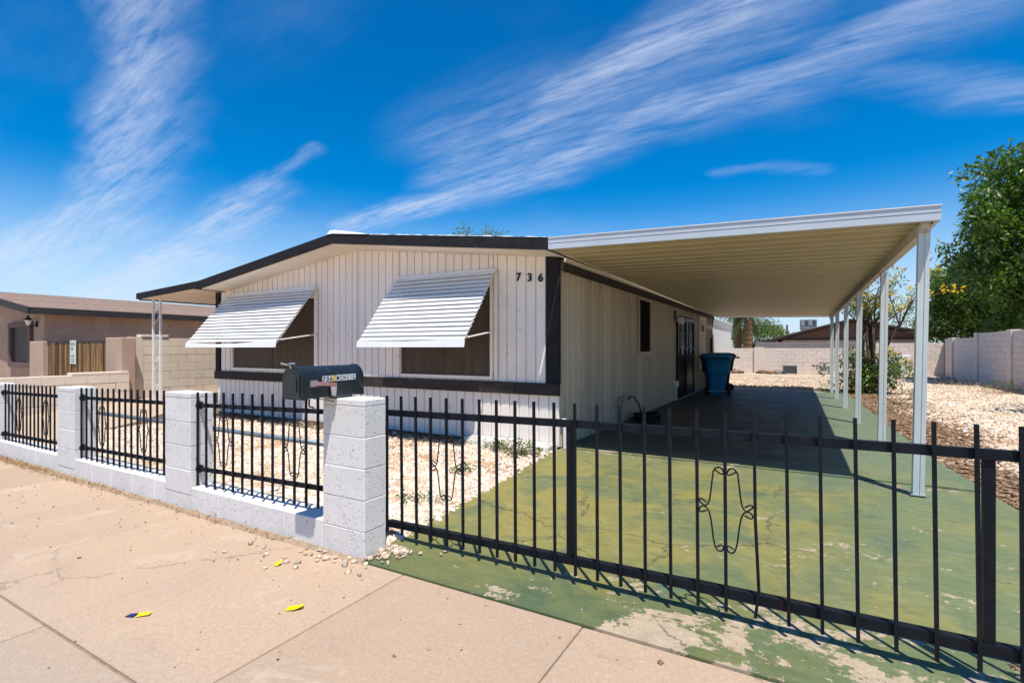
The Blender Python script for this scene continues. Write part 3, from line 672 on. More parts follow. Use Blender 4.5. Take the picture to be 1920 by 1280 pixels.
# double security door with sunburst ironwork
y0, y1, z0, z1 = DOOR
dr_ = B().box(SX - .026, SX - .02, y0 - .04, y1 + .04, z0, z1 + .04).done('security_door', DOORP, home)
for a, b, c, d in ((y0, y0 + .09, z0, z1), (y1 - .09, y1, z0, z1), ((y0 + y1) / 2 - .07, (y0 + y1) / 2 + .07, z0, z1)):
    B().box(SX - .018, SX + .02, a, b, c, d).done('stile', BLACK, dr_)
for a, b in (((y0 + .09), (y0 + y1) / 2 - .07), ((y0 + y1) / 2 + .07, y1 - .09)):
    for zz in (z0, 1.10, z1 - .08): B().box(SX - .018, SX + .018, a + .001, b - .001, zz, zz + .08).done('rail', BLACK, dr_)
    bb = B().box(SX - .016, SX - .004, a + .001, b - .001, z0 + .08, 1.10).done('kick_panel', BLACK, dr_)
    cy = (a + b) / 2
    for k in range(9):
        t = -1 + 2 * k / 8; yt = cy + t * (b - a) * .48; zt = 1.28 + (1 - abs(t) ** 1.5) * .84
        B().tube([(SX + .004, cy + t * .06, 1.18), (SX + .004, cy + t * (b - a) * .22, 1.45), (SX + .004, yt, max(1.32, zt))], .011, 5).done('ray_bar', RAYS, dr_)
B().box(SX - .02, SX + .10, y0 - .05, y1 + .05, -.01, .03).done('door_sill', SIDE2, home)
B().box(SX + .016, SX + .05, y0 - .02, y1 + .02, z1 + .045, z1 + .085).done('drip_cap', SIDE2, home)
# twin lamp by the door
lp = B().lathe([(.05, 0), (.06, .02), (.06, .05)], (0, 0, 0), 14)
lamp = mk('wall_lamp', [(SX + .01 + z, 13.72 + x, 2.24 + y) for x, y, z in lp.v], lp.f, WHITEP, home)
for (yy_, zz_, tx) in ((13.58, 2.16, .25), (13.88, 2.10, .3)):
    h = B().lathe([(.03, 0), (.075, .05), (.095, .14), (.085, .145)], (0, 0, 0), 16); ax = Vector((1, (yy_ - 13.72) * 1.2, -.7)).normalized(); qn = ax.to_track_quat('Z', 'Y')
    mk('lamp_head', [Vector((SX + .06, yy_, zz_)) + qn @ Vector(p) for p in h.v], h.f, WHITEP, lamp, True)
B().tube([(SX + .03, 13.50, 2.33), (SX + .05, 13.42, 2.25), (SX + .04, 13.45, 2.08)], .02, 6).done('lamp_bracket', BLACK, lamp)
B().box(SX - .005, SX + .05, 16.95, 18.25, .72, 2.42).done('utility_panel', SIDE2, home)
B().box(SX + .051, SX + .07, 17.4, 17.75, 1.92, 2.12).done('utility_panel', BROWNW, home)
B().tube([(SX + .04, 19.5, .0), (SX + .04, 19.5, 1.75)], .035, 8).done('conduit', DARKB, home)
B().tube([(SX + .03, 13.62, .0), (SX + .03, 13.62, .42)], .028, 8).done('conduit', WHITEP, home)
B().cbox(SX - .01, SX + .08, 13.5, 13.74, .36, .52, .01).done('junction_box', WHITEP, home)
B().tube([(SX + .05, 8.75, .0), (SX + .05, 8.75, .46), (SX + .05, 8.80, .50), (SX + .05, 9.25, .50)], .014, 6).done('water_pipe', COPPER, home)
B().tube([(SX + .05, 8.98, .0), (SX + .05, 8.98, .50), (SX + .14, 9.0, .50), (SX + .15, 9.0, .46)], .012, 6).done('tap', COPPER, home)
B().tube([(HX1 + .06, 6.40, .0), (HX1 + .06, 6.40, .36)], .022, 8).done('standpipe', WHITEP, home)
B().cbox(HX1 + .02, HX1 + .10, 6.37, 6.44, .36, .42, .01).done('standpipe', WHITEP, home)
# eave board along the side wall, and the pale flashing above it
B().box(HX1 - .01, HX1 + .07, 6.34, 19.96, 2.44, 2.57).done('eave_board', DARKB, home)
B().box(HX1 + .071, HX1 + .10, 6.36, 19.96, 2.545, 2.60).done('flashing', SOFF, home)
# roof: soffit, sheet, fascia
RF, RB = 5.77, 20.2
def roof_strip(name, pts, dz0, dz1, ya, yb, m):
    up = [(x, z + dz1) for x, z in pts]; lo = [(x, z + dz0) for x, z in pts[::-1]]
    return B().prism(up + lo, 'y', ya, yb).done(name, m, home)
for a, b in ((1, 2), (2, 3)):
    roof_strip('roof', [RZ[a], RZ[b]] if a == 1 else [RZ[a], (HX1 + .1, rtop(HX1 + .1))], -.05, -.008, RF + .055, RB, ROOFW)
    roof_strip('soffit', [(max(RZ[a][0], HX0 - .45), rtop(max(RZ[a][0], HX0 - .45))), (min(RZ[b][0], HX1 + .06), rtop(min(RZ[b][0], HX1 + .06)))], -.163, -.150, RF + .054, FY + .03, SOFF)
roof_strip('patio_cover', [RZ[0], RZ[1]], -.05, -.012, RF + .055, 12.4, ROOFW)
pcx = np.linspace(RZ[0][0] + .06, HX0 - .02, 10)
for i in range(9): roof_strip('patio_ceiling', [(pcx[i] + .002, rtop(pcx[i])), (pcx[i + 1] - .002, rtop(pcx[i + 1]))], -.128, -.115, RF + .054, 12.3, SOFF)
B().box(RZ[0][0], RZ[0][0] + .055, RF + .056, 12.4, rtop(RZ[0][0]) - .15, rtop(RZ[0][0]) - .012).done('eave_beam', DARKB, home)
for a, b in ((0, 1), (1, 2), (2, 3)):
    h = .13 if a == 0 else .152
    pts = [RZ[a], RZ[b]]
    B().prism([(x, z) for x, z in pts] + [(x, z - h) for x, z in pts[::-1]], 'y', RF, RF + .052).done('fascia_board', DARK, home)
# ridge cap of folded white coating, ragged membrane edge
v = []; 
for i in range(9):
    t = i / 8; x = -6.78 + t * .95; v += [(x, RF - .01, rtop(x) + .005), (x, RF + .05, rtop(x) + .075 * (1 - t) ** .8 + .006), (x, RF + .9, rtop(x) + .08 * (1 - t) + .02), (x, RF + .9, rtop(x) - .005)]
f = [(i * 4 + k, i * 4 + (k + 1) % 4, i * 4 + 4 + (k + 1) % 4, i * 4 + 4 + k) for i in range(8) for k in range(4)] + [(0, 3, 2, 1), (32, 33, 34, 35)]
mk('ridge_cap', v, f, ROOFW, home)
v = []
for i in range(41):
    x = -5.85 + i * .076; v += [(x, RF - .004, rtop(x) + .001), (x, RF + .02, rtop(x) + .004 + .012 * random.random()), (x, RF + .5, rtop(x) + .004), (x, RF + .5, rtop(x) - .006)]
f = [(i * 4 + k, i * 4 + (k + 1) % 4, i * 4 + 4 + (k + 1) % 4, i * 4 + 4 + k) for i in range(40) for k in range(4)] + [(0, 3, 2, 1), (160, 161, 162, 163)]
mk('roof_membrane', v, f, ROOFW, home)
# ornamental porch post: two uprights with scrolls
def porch_post(px, py, z0, z1):
    p = B().box(px - .02, px + .02, py - .02, py + .02, z0, z1).done('porch_post', WHITEP, home)
    B().box(px + .24, px + .28, py - .02 + .02, py + .04, z0, z1 + .01).done('upright', WHITEP, p)
    for zc in (z0 + .35, z0 + .95, z0 + 1.45, z0 + 2.0):
        pts = []
        for i in range(15):
            a = i / 14 * 7.2; r = .018 + .05 * i / 14; pts.append((px + .13 + r * math.cos(a), py + .01, zc + r * math.sin(a)))
        B().tube(pts, .007, 5).done('scroll', IRON if zc > z0 + 1.9 else WHITEP, p)
        pts = [(px + .03, py + .01, zc - .25), (px + .10, py + .01, zc - .21), (px + .16, py + .01, zc - .15), (px + .22, py + .01, zc - .06)]
        B().tube(pts, .007, 5).done('scroll', WHITEP, p)
porch_post(-12.72, 5.98, .17, 2.475)
# broken white ledge at the foot of the front wall
for (x0, x1, z1) in ((-4.35, -3.55, .085), (-3.53, -2.9, .07)):
    v = []; n = 8
    for i in range(n + 1):
        x = x0 + (x1 - x0) * i / n
        v += [(x, 6.02 + random.uniform(-.03, .04), 0), (x, 6.06 + random.uniform(-.02, .03), z1 * random.uniform(.5, .9)), (x, FY - .012, z1 + random.uniform(-.01, .015)), (x, FY - .012, -.01)]
    f = [(i * 4 + k, i * 4 + (k + 1) % 4, i * 4 + 4 + (k + 1) % 4, i * 4 + 4 + k) for i in range(n) for k in range(4)] + [(0, 3, 2, 1), (n * 4, n * 4 + 1, n * 4 + 2, n * 4 + 3)]
    mk('footing_ledge', v, f, LEDGE, home)

# white shed at the far end of the house
shed = thing('storage_shed', (-4.6, 23, 0), 'white storage shed at the back end of the mobile home', 'shed')
B().box(-6.5, HX1 + .0, 20.25, 25.7, 0, 2.22).done('wall', SHEDW, shed)
for k in range(4): B().box(HX1 - .01, HX1 + .03 + .012 * k, 20.25, 25.75, 2.225 + k * .07, 2.285 + k * .07).done('louvre', SHEDW, shed)
B().box(-6.6, HX1 + .005, 20.22, 25.8, 2.222, 2.51).done('roof', BROWNW, shed)

# ------------------------------------------------------------------ carport
cp = thing('carport', (-.9, 12.9, 0), 'long aluminium carport on slim pale posts over the green driveway', 'carport')
CL = lambda y: float(np.interp(y, [5.8, 20], [2.625, 2.52]))      # underside height at the house
CR = lambda y: float(np.interp(y, [5.8, 20], [2.535, 2.44]))      # underside height at the posts
EX = lambda y: float(np.interp(y, [5.77, 20], [1.06, .90]))       # outer edge
CXL = -2.775
npan = 47; yy0, yy1 = 5.83, 20.0; pw_ = (yy1 - yy0) / npan
for i in range(npan):
    a = yy0 + i * pw_; b = a + pw_ - .003
    prof = [(0, .0), (.10, .0), (.12, .05), (.17, .05), (.19, .0), (.58, 0), (.60, .03), (.65, .03), (.67, 0), (1, 0)]
    v = []
    for (x, zf) in ((CXL, CL), (EX(a) - .03, CR)):
        v += [(x, a + (b - a) * t, zf(a) + h) for t, h in prof] + [(x, a + (b - a) * t, zf(a) + h + .006) for t, h in prof[::-1]]
    n = 2 * len(prof)
    f = [tuple(range(n)), tuple(range(n, 2 * n))[::-1]] + [(k, n + k, n + (k + 1) % n, (k + 1) % n) for k in range(n)]
    mk('roof_panel', v, f, PAN, cp)
def slopebox(name, xa, za0, za1, xb, zb0, zb1, y0, y1, m):
    v = [(xa, y0, za0), (xb, y0, zb0), (xb, y1, zb0), (xa, y1, za0), (xa, y0, za1), (xb, y0, zb1), (xb, y1, zb1), (xa, y1, za1)]
    return mk(name, v, [(0, 3, 2, 1), (4, 5, 6, 7), (0, 1, 5, 4), (1, 2, 6, 5), (2, 3, 7, 6), (3, 0, 4, 7)], m, cp)
slopebox('fascia', CXL + .01, 2.615, 2.685, 1.065, 2.508, 2.5745, 5.769, 5.825, FASC)
slopebox('fascia', CXL + .01, 2.688, 2.752, 1.065, 2.578, 2.634, 5.766, 5.82, FASC)
slopebox('fascia_lip', CXL + .01, 2.753, 2.762, 1.068, 2.635, 2.644, 5.757, 5.86, METALW)
slopebox('end_trim', CXL + .01, CL(20) - .03, CL(20) + .10, EX(20), CR(20) - .03, CR(20) + .10, 20.003, 20.05, FASC)
v = []
for y in (5.826, 20.0):
    x = EX(y); z = CR(y); v += [(x - .03, y, z - .03), (x + .005, y, z - .03), (x + .005, y, z + .105), (x - .03, y, z + .105)]
mk('gutter', v, [(0, 1, 2, 3), (7, 6, 5, 4), (0, 4, 5, 1), (1, 5, 6, 2), (2, 6, 7, 3), (3, 7, 4, 0)], FASC, cp)
v = []
for y in (5.9, 19.9):
    x = EX(y) - .045; z = CR(y); v += [(x - .075, y, z - .105), (x, y, z - .105), (x, y, z - .002), (x - .075, y, z - .002)]
mk('beam', v, [(0, 1, 2, 3), (7, 6, 5, 4), (0, 4, 5, 1), (1, 5, 6, 2), (2, 6, 7, 3), (3, 7, 4, 0)], BEAMM, cp)
def cpost(x, y, lean):
    z1 = CR(y) - .107 if y > 6.2 else CR(y) - .03
    h = .043
    # lipped channel with a groove on each face
    sec = []
    for (ax, ay) in ((1, 0), (0, 1), (-1, 0), (0, -1)):
        tx, ty = -ay, ax
        for s, d in ((-1, 1), (-.22, 1), (-.16, .84), (.16, .84), (.22, 1)):
            sec.append((ax * h * d + tx * h * s, ay * h * d + ty * h * s))
    n = len(sec)
    v = [(x + a, y + b, .022) for a, b in sec] + [(x + a + lean, y + b, z1) for a, b in sec]
    f = [tuple(range(n))[::-1], tuple(range(n, 2 * n))] + [(i, (i + 1) % n, n + (i + 1) % n, n + i) for i in range(n)]
    p = mk('post', v, f, POSTM, cp)
    B().box(x - .06, x + .06, y - .055, y + .055, .0225, .030).done('foot_plate', GALV, p)
for x, y, l in ((.93, 5.96, .045), (.95, 8.62, .035), (.87, 11.08, .03), (.845, 13.7, .02), (.80, 16.1, .015), (.775, 18.2, .01)): cpost(x, y, l)

# ------------------------------------------------------------------ street fence: pillars, curb walls, iron panels
FF, FB = 2.39, 2.585
def pillar(x0, x1, top, label):
    t = thing('block_pillar', ((x0 + x1) / 2, (FF + FB) / 2, 0), label, 'pillar', 'white block pillars along the sidewalk')
    B().box(x0 + .004, x1 - .004, FF + .004, FB - .004, -.06, top - .01).done('mortar', MORTW, t)
    z = top; zs = [top, top - .042]
    while zs[-1] > .03: zs.append(max(-.05, zs[-1] - .2035))
    for a, b in zip(zs[:-1], zs[1:]):
        B().cbox(x0 + random.uniform(-.002, .002), x1 + random.uniform(-.002, .002), FF + random.uniform(-.002, .002), FB, b + .0018, a - (.0018 if a < top else 0), .004).done('block', BLOCKW, t)
    return t
pillar(-2.852, -2.46, 1.040, 'white block pillar carrying the black mailbox, beside the driveway gate')
pillar(-4.885, -4.49, .995, 'white block pillar second from the driveway, left of the mailbox one')
pillar(-7.11, -6.70, .952, 'white block pillar between the two left fence panels')
pillar(-9.36, -8.94, .915, 'white block pillar at the far left edge of the picture')
def curb(x0, x1, joints, label):
    t = thing('curb_wall', ((x0 + x1) / 2, (FF + FB) / 2, 0), label, 'low wall', 'low white block walls under the fence panels')
    B().box(x0 + .002, x1 - .002, FF + .008, FB - .004, -.06, .19).done('mortar', MORTW, t)
    xs_ = [x0] + joints + [x1]
    for a, b in zip(xs_[:-1], xs_[1:]):
        B().cbox(a + .003, b - .003, FF + .002 + random.uniform(-.002, .002), FB, -.05, .203 + random.uniform(-.002, .002), .006).done('block', BLOCKW, t)
curb(-4.485, -2.857, [-4.08, -3.675, -3.26], 'low white block wall below the panel next to the mailbox')
curb(-6.695, -4.89, [-6.29, -5.885, -5.48, -5.07], 'low white block wall below the middle fence panel')
curb(-8.935, -7.115, [-8.52, -8.11, -7.70, -7.30], 'low white block wall below the leftmost fence panel')

SC = 1 / 376.
SCR = [[(-18, 73), (-6, 65), (-2, 70), (-8, 79), (-15, 79), (-21, 72), (-22, 65), (-27, 20), (-30, 8), (-36, 2), (-46, 10), (-47, 15), (-42, 16), (-33, 10)],
       [(-33, -5), (-43, -10), (-47, -7), (-45, 0), (-38, 3), (-30, -2), (-25, -20), (-20, -65), (-15, -77), (-8, -79), (-2, -73), (-5, -65), (-15, -71)]]
def smooth(p, k=2):
    for _ in range(k):
        q = [p[0]]
        for a, b in zip(p[:-1], p[1:]): q += [(a[0] * .75 + b[0] * .25, a[1] * .75 + b[1] * .25), (a[0] * .25 + b[0] * .75, a[1] * .25 + b[1] * .75)]
        p = q + [p[-1]]
    return p
def scroll(t, x, y, z, s=1.):
    for sx in (1, -1):
        for c in SCR:
            B().tube([(x + sx * a * SC * s, y, z + b * SC * s) for a, b in smooth(c, 1)], .0042, 5).done('scroll', IRON, t)
def panel(xa, xb, n, zt, zb, rt, rb, xr0, xr1, sc, label, slope):
    """bars from xa to xb; zt/zb top and bottom at xa, rising by slope per metre"""
    Y = 2.447; t = thing('iron_fence_panel', ((xa + xb) / 2, Y, zb), label, 'fence panel', 'black iron fence panels between white pillars')
    zf = lambda x, z: z + (x - xa) * slope
    for r in (rt, rb):
        B().bar((xr0, Y + .02, zf(xr0, r)), (xr1, Y + .02, zf(xr1, r)), .024, .032).done('rail', IRON, t)
        for x in (xr0,):
            h = B().lathe([(.034, 0), (.034, .012), (.02, .018)], (0, 0, 0), 12)
            mk('wall_plate', [(x + c, Y + .02 + a, zf(x, r) + b) for a, b, c in h.v], h.f, IRON, t)
    for i in range(n):
        x = xa + (xb - xa) * i / (n - 1); l = random.uniform(-.003, .003)
        B().bar((x + l, Y, zf(x, zb) + random.uniform(-.004, .004)), (x, Y, zf(x, zt) + random.uniform(-.004, .004)), .0145).done('bar', IRON, t)
    for i in sc:
        x = xa + (xb - xa) * i / (n - 1); scroll(t, x, Y - .003, zf(x, (zt + zb) / 2 + .0), .95)
panel(-4.478, -2.972, 13, 1.002, .208, .89, .347, -4.488, -2.856, (3, 10), 'black iron fence panel next to the mailbox pillar', .026)
panel(-6.68, -5.02, 15, .958, .192, .846, .315, -6.698, -4.889, (4, 11), 'black iron fence panel in the middle of the three', .020)
panel(-8.83, -7.355, 14, .924, .17, .808, .278, -8.938, -7.114, (4, 11), 'black iron fence panel at the far left of the fence', .016)
for z, nm in ((.665, 'upper'), (.175, 'lower')):
    o = B().tube([(-6.9, 2.622, z), (-2.6, 2.622, z - .005)], .021, 10).done('pipe_rail', PIPE, None, True, base=(-4.7, 2.622, z))
    tag(o, nm + ' of the two grey pipes running behind the white pillars', 'pipe', 'grey pipes behind the fence')

# ------------------------------------------------------------------ driveway gate
GY = 2.735
gt = thing('driveway_gate', (-.9, GY, .06), 'long black iron gate across the green driveway', 'gate')
TX = [-2.591, -2.459, -2.328, -2.197, -2.064, -1.933, -1.801, -1.672, -1.538, -1.407, -1.274, -1.142, -1.008, -.874, -.74, -.607, -.471, -.337, -.204, -.066, .07, .205, .343, .48, .616, .751, .886, 1.02, 1.155, 1.29, 1.425, 1.56]
BX = [-2.59, -2.449, -2.317, -2.191, -2.057, -1.926, -1.797, -1.665, -1.533, -1.40, -1.266, -1.136, -1.003, -.868, -.732, -.598, -.462, -.329, -.194, -.054, .081, .217, .354, .491, .627, .756, .89, 1.025, 1.16, 1.295, 1.43, 1.565]
gzt = lambda x: float(np.interp(x, [-2.6, -1.3, 1.6], [1.036, 1.058, 1.076])); gzb = lambda x: float(np.interp(x, [-2.6, -1., 1.6], [.062, .068, .072]))
RTz = lambda x: float(np.interp(x, [-2.6, -1.25, 1.6], [.912, .937, .952])); RBz = lambda x: float(np.interp(x, [-2.6, -.5, 1.6], [.114, .150, .162]))
B().add(*(lambda b: (b.v, b.f))(B().bar((-2.60, GY + .03, RTz(-2.6)), (-1.13, GY + .03, RTz(-1.13)), .036, .042))).done('rail', IRON, gt)
B().bar((-1.128, GY + .03, RTz(-1.128)), (1.62, GY + .03, RTz(1.62)), .036, .042).done('rail', IRON, gt)
B().bar((-2.60, GY + .035, RBz(-2.6) + .0), (-.5, GY + .035, RBz(-.5)), .044, .044).done('rail', IRON, gt)
B().bar((-.499, GY + .035, RBz(-.5)), (1.62, GY + .035, RBz(1.62)), .046, .048).done('rail', IRON, gt)
for x in (-1.184, .662): B().bar((x, GY + .04, RBz(x) + .026), (x, GY + .04, RTz(x) - .022), .037, .037).done('upright', IRON, gt)
for x, xb_ in zip(TX, BX):
    if abs(x + .204) < .01:   # the bent one
        B().tube([(xb_ - .004, GY, gzb(x)), (x + .022, GY, .20), (x + .006, GY, .55), (x, GY, gzt(x))], .0098, 4).done('bar', IRON, gt)
    else: B().bar((xb_, GY, gzb(x)), (x, GY, gzt(x)), .0148).done('bar', IRON, gt)
scroll(gt, -2.062, GY - .002, .575); scroll(gt, -.333, GY - .002, .572)

# ------------------------------------------------------------------ mailbox on the pillar
mb = thing('mailbox', (-2.775, 2.37, 1.04), 'weathered black mailbox with faded red flag on the white pillar', 'mailbox')
mx0, mx1, my0, my1, mz0 = -2.902, -2.722, 2.13, 2.63, 1.056
def arch(grow=0., n=12):
    cx, r = (mx0 + mx1) / 2, (mx1 - mx0) / 2 + grow; zc = mz0 + .115
    return [(cx + r, mz0 - grow)] + [(cx + r * math.cos(math.pi * k / n), zc + r * math.sin(math.pi * k / n)) for k in range(n + 1)] + [(cx - r, mz0 - grow)]
body = B().prism(arch(), 'y', my0, my1).done('body', MBOX, mb)
B().prism(arch(.005), 'y', my0 - .014, my0 + .016).done('rim', MBOX, mb)
B().prism(arch(.005), 'y', my1 - .012, my1 + .004).done('rim', MBOX, mb)
dd = B().prism(arch(-.012), 'y', my0 - .022, my0 - .0145).done('door', MBOX, mb)
B().prism([(x * .72 + (mx0 + mx1) / 2 * .28, mz0 + .03 + (z - mz0) * .72) for x, z in arch(-.012)], 'y', my0 - .027, my0 - .0225).done('door_panel', MBOX, dd)
B().tube([((mx0 + mx1) / 2, my0 - .02, mz0 + .195), ((mx0 + mx1) / 2, my0 - .035, mz0 + .222), ((mx0 + mx1) / 2, my0 + .005, mz0 + .222)], .008, 6).done('latch', GALV, dd)
B().tube([((mx0 + mx1) / 2 - .02, my0 - .03, mz0 + .215), ((mx0 + mx1) / 2 - .06, my0 - .05, mz0 + .225)], .005, 6).done('latch', GALV, dd)
B().cbox(-2.84, -2.76, 2.42, 2.57, 1.041, 1.0555, .003).done('mounting_board', GALV, mb)
B().box(mx1 + .001, mx1 + .012, my0 + .05, my0 + .10, mz0 + .075, mz0 + .115).done('flag_bracket', GALV, mb)
fl = B().prism([(my0 + .085, mz0 + .082), (my0 + .085, mz0 + .108), (my0 + .25, mz0 + .092), (my0 + .25, mz0 + .070)], 'x', mx1 + .0125, mx1 + .020).done('flag', FLAGR, mb)
B().prism([(my0 + .20, mz0 + .072), (my0 + .25, mz0 + .069), (my0 + .243, mz0 + .004), (my0 + .212, mz0 + .008)], 'x', mx1 + .013, mx1 + .019).done('flag_blade', FLAGW, fl)
B().tube([(mx1 - .02, my0 + .06, mz0 - .004), (mx1 - .02, my0 + .06, mz0 - .05), (mx1 - .01, my0 + .09, mz0 - .062)], .006, 5).done('wire', IRON, mb)
B().tube([(mx1 - .03, my0 + .10, mz0 - .004), (mx1 - .02, my0 + .20, mz0 - .02), (mx1 - .02, my0 + .29, mz0 - .045)], .003, 5).done('wire', IRON, mb)
lets = '736*MCNEIL'; lw = .0285; ly = my0 + .145
for i, ch in enumerate(lets):
    a = ly + i * lw; z = mz0 + .100 + .0005 * i
    tl = B().box(mx1 + .0005, mx1 + .0022, a + .0004, a + lw - .0004, z, z + .040).done('letter_tile', TILEY if ch == '*' else TILEW, mb)
    if ch == '*': B().prism([(a + lw / 2 + .007 * math.cos(q * math.pi / 5 + .3) * (1 if q % 2 else .45), z + .02 + .007 * math.sin(q * math.pi / 5 + .3) * (1 if q % 2 else .45)) for q in range(10)], 'x', mx1 + .0023, mx1 + .003).done('emblem', WHITEP, tl)
    else: text_mesh('letter', ch, .040, INK if ch not in 'EI' else ACM, tl, (mx1 + .0026, a + .0045, z + .006), (0, 1, 0), (0, 0, 1), .0004, .0007, fit=lw * .66)

# ------------------------------------------------------------------ bins, hose
def bin_(name, x, y, m, ang, label, hgt=1.12):
    t = thing(name, (x, y, .022), label, 'bin', 'wheeled bins beside the house')
    ca, sa = math.cos(ang), math.sin(ang)
    def ring(w, d, z, oy=0, r=.28):
        out = []
        for k in range(24):
            a = 2 * math.pi * (k + .5) / 24; c, s = math.cos(a), math.sin(a); e = .45
            px = w / 2 * math.copysign(abs(c) ** e, c); py = d / 2 * math.copysign(abs(s) ** e, s) + oy
            out.append((x + px * ca - py * sa, y + px * sa + py * ca, z))
        return out
    def loft(rs):
        v = [p for r in rs for p in r]; n = 24
        f = [(i * n + k, i * n + (k + 1) % n, (i + 1) * n + (k + 1) % n, (i + 1) * n + k) for i in range(len(rs) - 1) for k in range(n)]
        return v, f + [tuple(range(n))[::-1], tuple(range((len(rs) - 1) * n, len(rs) * n))]
    z0 = .022
    v, f = loft([ring(.42, .44, z0 + .0), ring(.46, .48, z0 + .06), ring(.53, .56, z0 + .50), ring(.56, .60, z0 + .60), ring(.66, .70, z0 + .66), ring(.68, .73, z0 + .72), ring(.74, .80, z0 + 1.0), ring(.79, .86, z0 + 1.02), ring(.80, .87, z0 + hgt - .04)])
    mk('body', v, f, m, t, True)
    v, f = loft([ring(.83, .91, z0 + hgt - .038), ring(.84, .92, z0 + hgt), ring(.72, .80, z0 + hgt + .06), ring(.45, .5, z0 + hgt + .085)])
    mk('lid', v, f, BLKP if m is BLKP else m, t, True)
    hx = lambda a, b, z: (x + a * ca - b * sa, y + a * sa + b * ca, z)
    B().tube([hx(-.25, .46, z0 + 1.03), hx(-.25, .54, z0 + 1.06), hx(.25, .54, z0 + 1.06), hx(.25, .46, z0 + 1.03)], .018, 8).done('handle', BLKP, t)
    B().tube([hx(-.30, .26, z0 + .12), hx(.30, .26, z0 + .12)], .012, 6).done('axle', GALV, t)
    for s in (-.30, .30):
        B().tube([hx(s - .03, .26, z0 + .12), hx(s + .03, .26, z0 + .12)], .115, 14).done('wheel', RUB, t)
bin_('wheeled_bin', -2.20, 15.9, BLUE, R(200), 'blue wheeled bin in front of the security door')
bin_('wheeled_bin', -2.30, 17.6, BLKP, R(-75), 'black wheeled bin behind the blue one')
hose = thing('garden_hose', (-2.5, 9.5, .022), 'coiled black garden hose on the floor under the wall tap', 'hose')
pts = []
for i in range(150):
    a = i / 149 * 2 * math.pi * 6; r = .20 + .03 * math.sin(i * .7); pts.append((-2.50 + r * math.cos(a) * 1.05, 9.45 + r * math.sin(a) * 1.5, .04 + .13 * i / 149 + .012 * math.sin(i * .5)))
B().tube(pts, .018, 6).done('coil', RUB, hose, True)
B().tube([(-2.72, 9.0, .45), (-2.70, 9.03, .50), (-2.66, 9.12, .50), (-2.6, 9.22, .38), (-2.55, 9.25, .2), (-2.5, 9.2, .15)], .014, 6).done('feed_end', RUB, hose, True)

# ------------------------------------------------------------------ neighbour on the left: walls, gate, house
def blockwall(t, axis, fixed, a0, a1, z0, z1, side, bm, bl=.405, bh=.2035, ragged=0.):
    """running-bond blocks standing proud of a mortar core on one face; alike pieces share mesh data"""
    cache = {}; row = 0; z = z0
    while z < z1 - .02:
        zz = min(z + bh, z1); p = a0 - (bl / 2 if row % 2 else 0)
        while p < a1 - .01:
            s, e = max(p, a0), min(p + bl, a1); p += bl
            if e - s < .03: continue
            key = (round(e - s, 3), round(zz - z, 3)); th = .012 + random.uniform(-.003, .003)
            lo = s
            if key not in cache:
                b = B()
                f0, f1 = (fixed, fixed + side * .012)
                if axis == 'y': b.cbox(min(f0, f1), max(f0, f1), lo + .004, e - .004, z + .004, zz - .004, .004)
                else: b.cbox(lo + .004, e - .004, min(f0, f1), max(f0, f1), z + .004, zz - .004, .004)
                o = b.done('block', bm, t); cache[key] = (o, lo, z)
            else:
                o, l0, zz0 = cache[key]; d = lo - l0; jit = random.uniform(-.003, .003)
                copy_part(o, (jit, d, z - zz0) if axis == 'y' else (d, jit, z - zz0))
        z = zz; row += 1
WX = -13.76
tw = thing('block_wall', (WX, 8, 0), 'tall tan block wall between the two houses', 'wall')
B().box(WX - .19, WX, 5.99, 13.5, -.05, 1.63).done('core', MORTT, tw)
blockwall(tw, 'y', WX + .0005, 6.24, 9.9, -.01, 1.63, 1, BLOCKT)
B().box(WX - .20, WX + .016, 5.985, 6.236, -.05, 1.64).done('end_pier', BLOCKT, tw)
B().cbox(WX - .22, WX + .03, 6.2, 6.8, 1.642, 1.70, .006).done('cap_block', BLOCKT, tw)
LX = -13.42
lwl = thing('block_wall', (LX, 4, 0), 'low tan block wall at the far left, with smooth cap course', 'wall')
B().box(LX - .19, LX, 2.3, 5.81, -.05, .60).done('core', MORTT, lwl)
blockwall(lwl, 'y', LX + .0005, 2.3, 5.81, -.01, .60, 1, BLOCKT)
for k in range(9):
    a = 2.3 + k * .39; B().cbox(LX - .20, LX + .016, a + .002, min(a + .388, 5.81), .603, .795, .005).done('cap_block', BLOCKT, lwl)
B().cbox(LX - .23, LX + .02, 4.75, 5.80, .797, .845, .005).done('cap_block', BLOCKT, lwl)

GYN = 5.8
for x0, x1, z1, lab in ((-14.25, -13.5, 1.62, 'brown stucco gatepost between the slatted gate and tall block wall'), (-18.72, -17.85, 1.56, 'brown stucco gatepost against the neighbouring house')):
    tag(B().cbox(x0, x1, GYN - .12, GYN + .18, 0, z1, .015).done('gatepost', STUCCO2, None, base=((x0 + x1) / 2, GYN, 0)), lab, 'gatepost', 'stucco gateposts')
sg = thing('slatted_gate', (-16, GYN, 0), 'wooden gate of rough brown slats at the left neighbour', 'gate')
B().box(-17.8, -14.32, GYN + .02, GYN + .06, .30, .38).done('rail', WOODF, sg); B().box(-17.8, -14.32, GYN + .02, GYN + .06, 1.38, 1.46).done('rail', WOODF, sg)
x = -17.8
while x < -14.36:
    w_ = random.uniform(.075, .12); x2 = min(x + w_, -14.33)
    B().box(x + .003, x2 - .003, GYN - .012 - random.uniform(0, .012), GYN + .015, .08, 1.50 + random.uniform(-.015, .015)).done('slat', SLATW, sg); x = x2
B().box(-17.84, -14.31, GYN - .03, GYN + .05, 1.522, 1.56).done('top_rail', WOODF, sg)
sn = thing('gate_sign', (-16.2, GYN - .045, 1.0), 'small pale sign hung on the wooden slatted gate', 'sign')
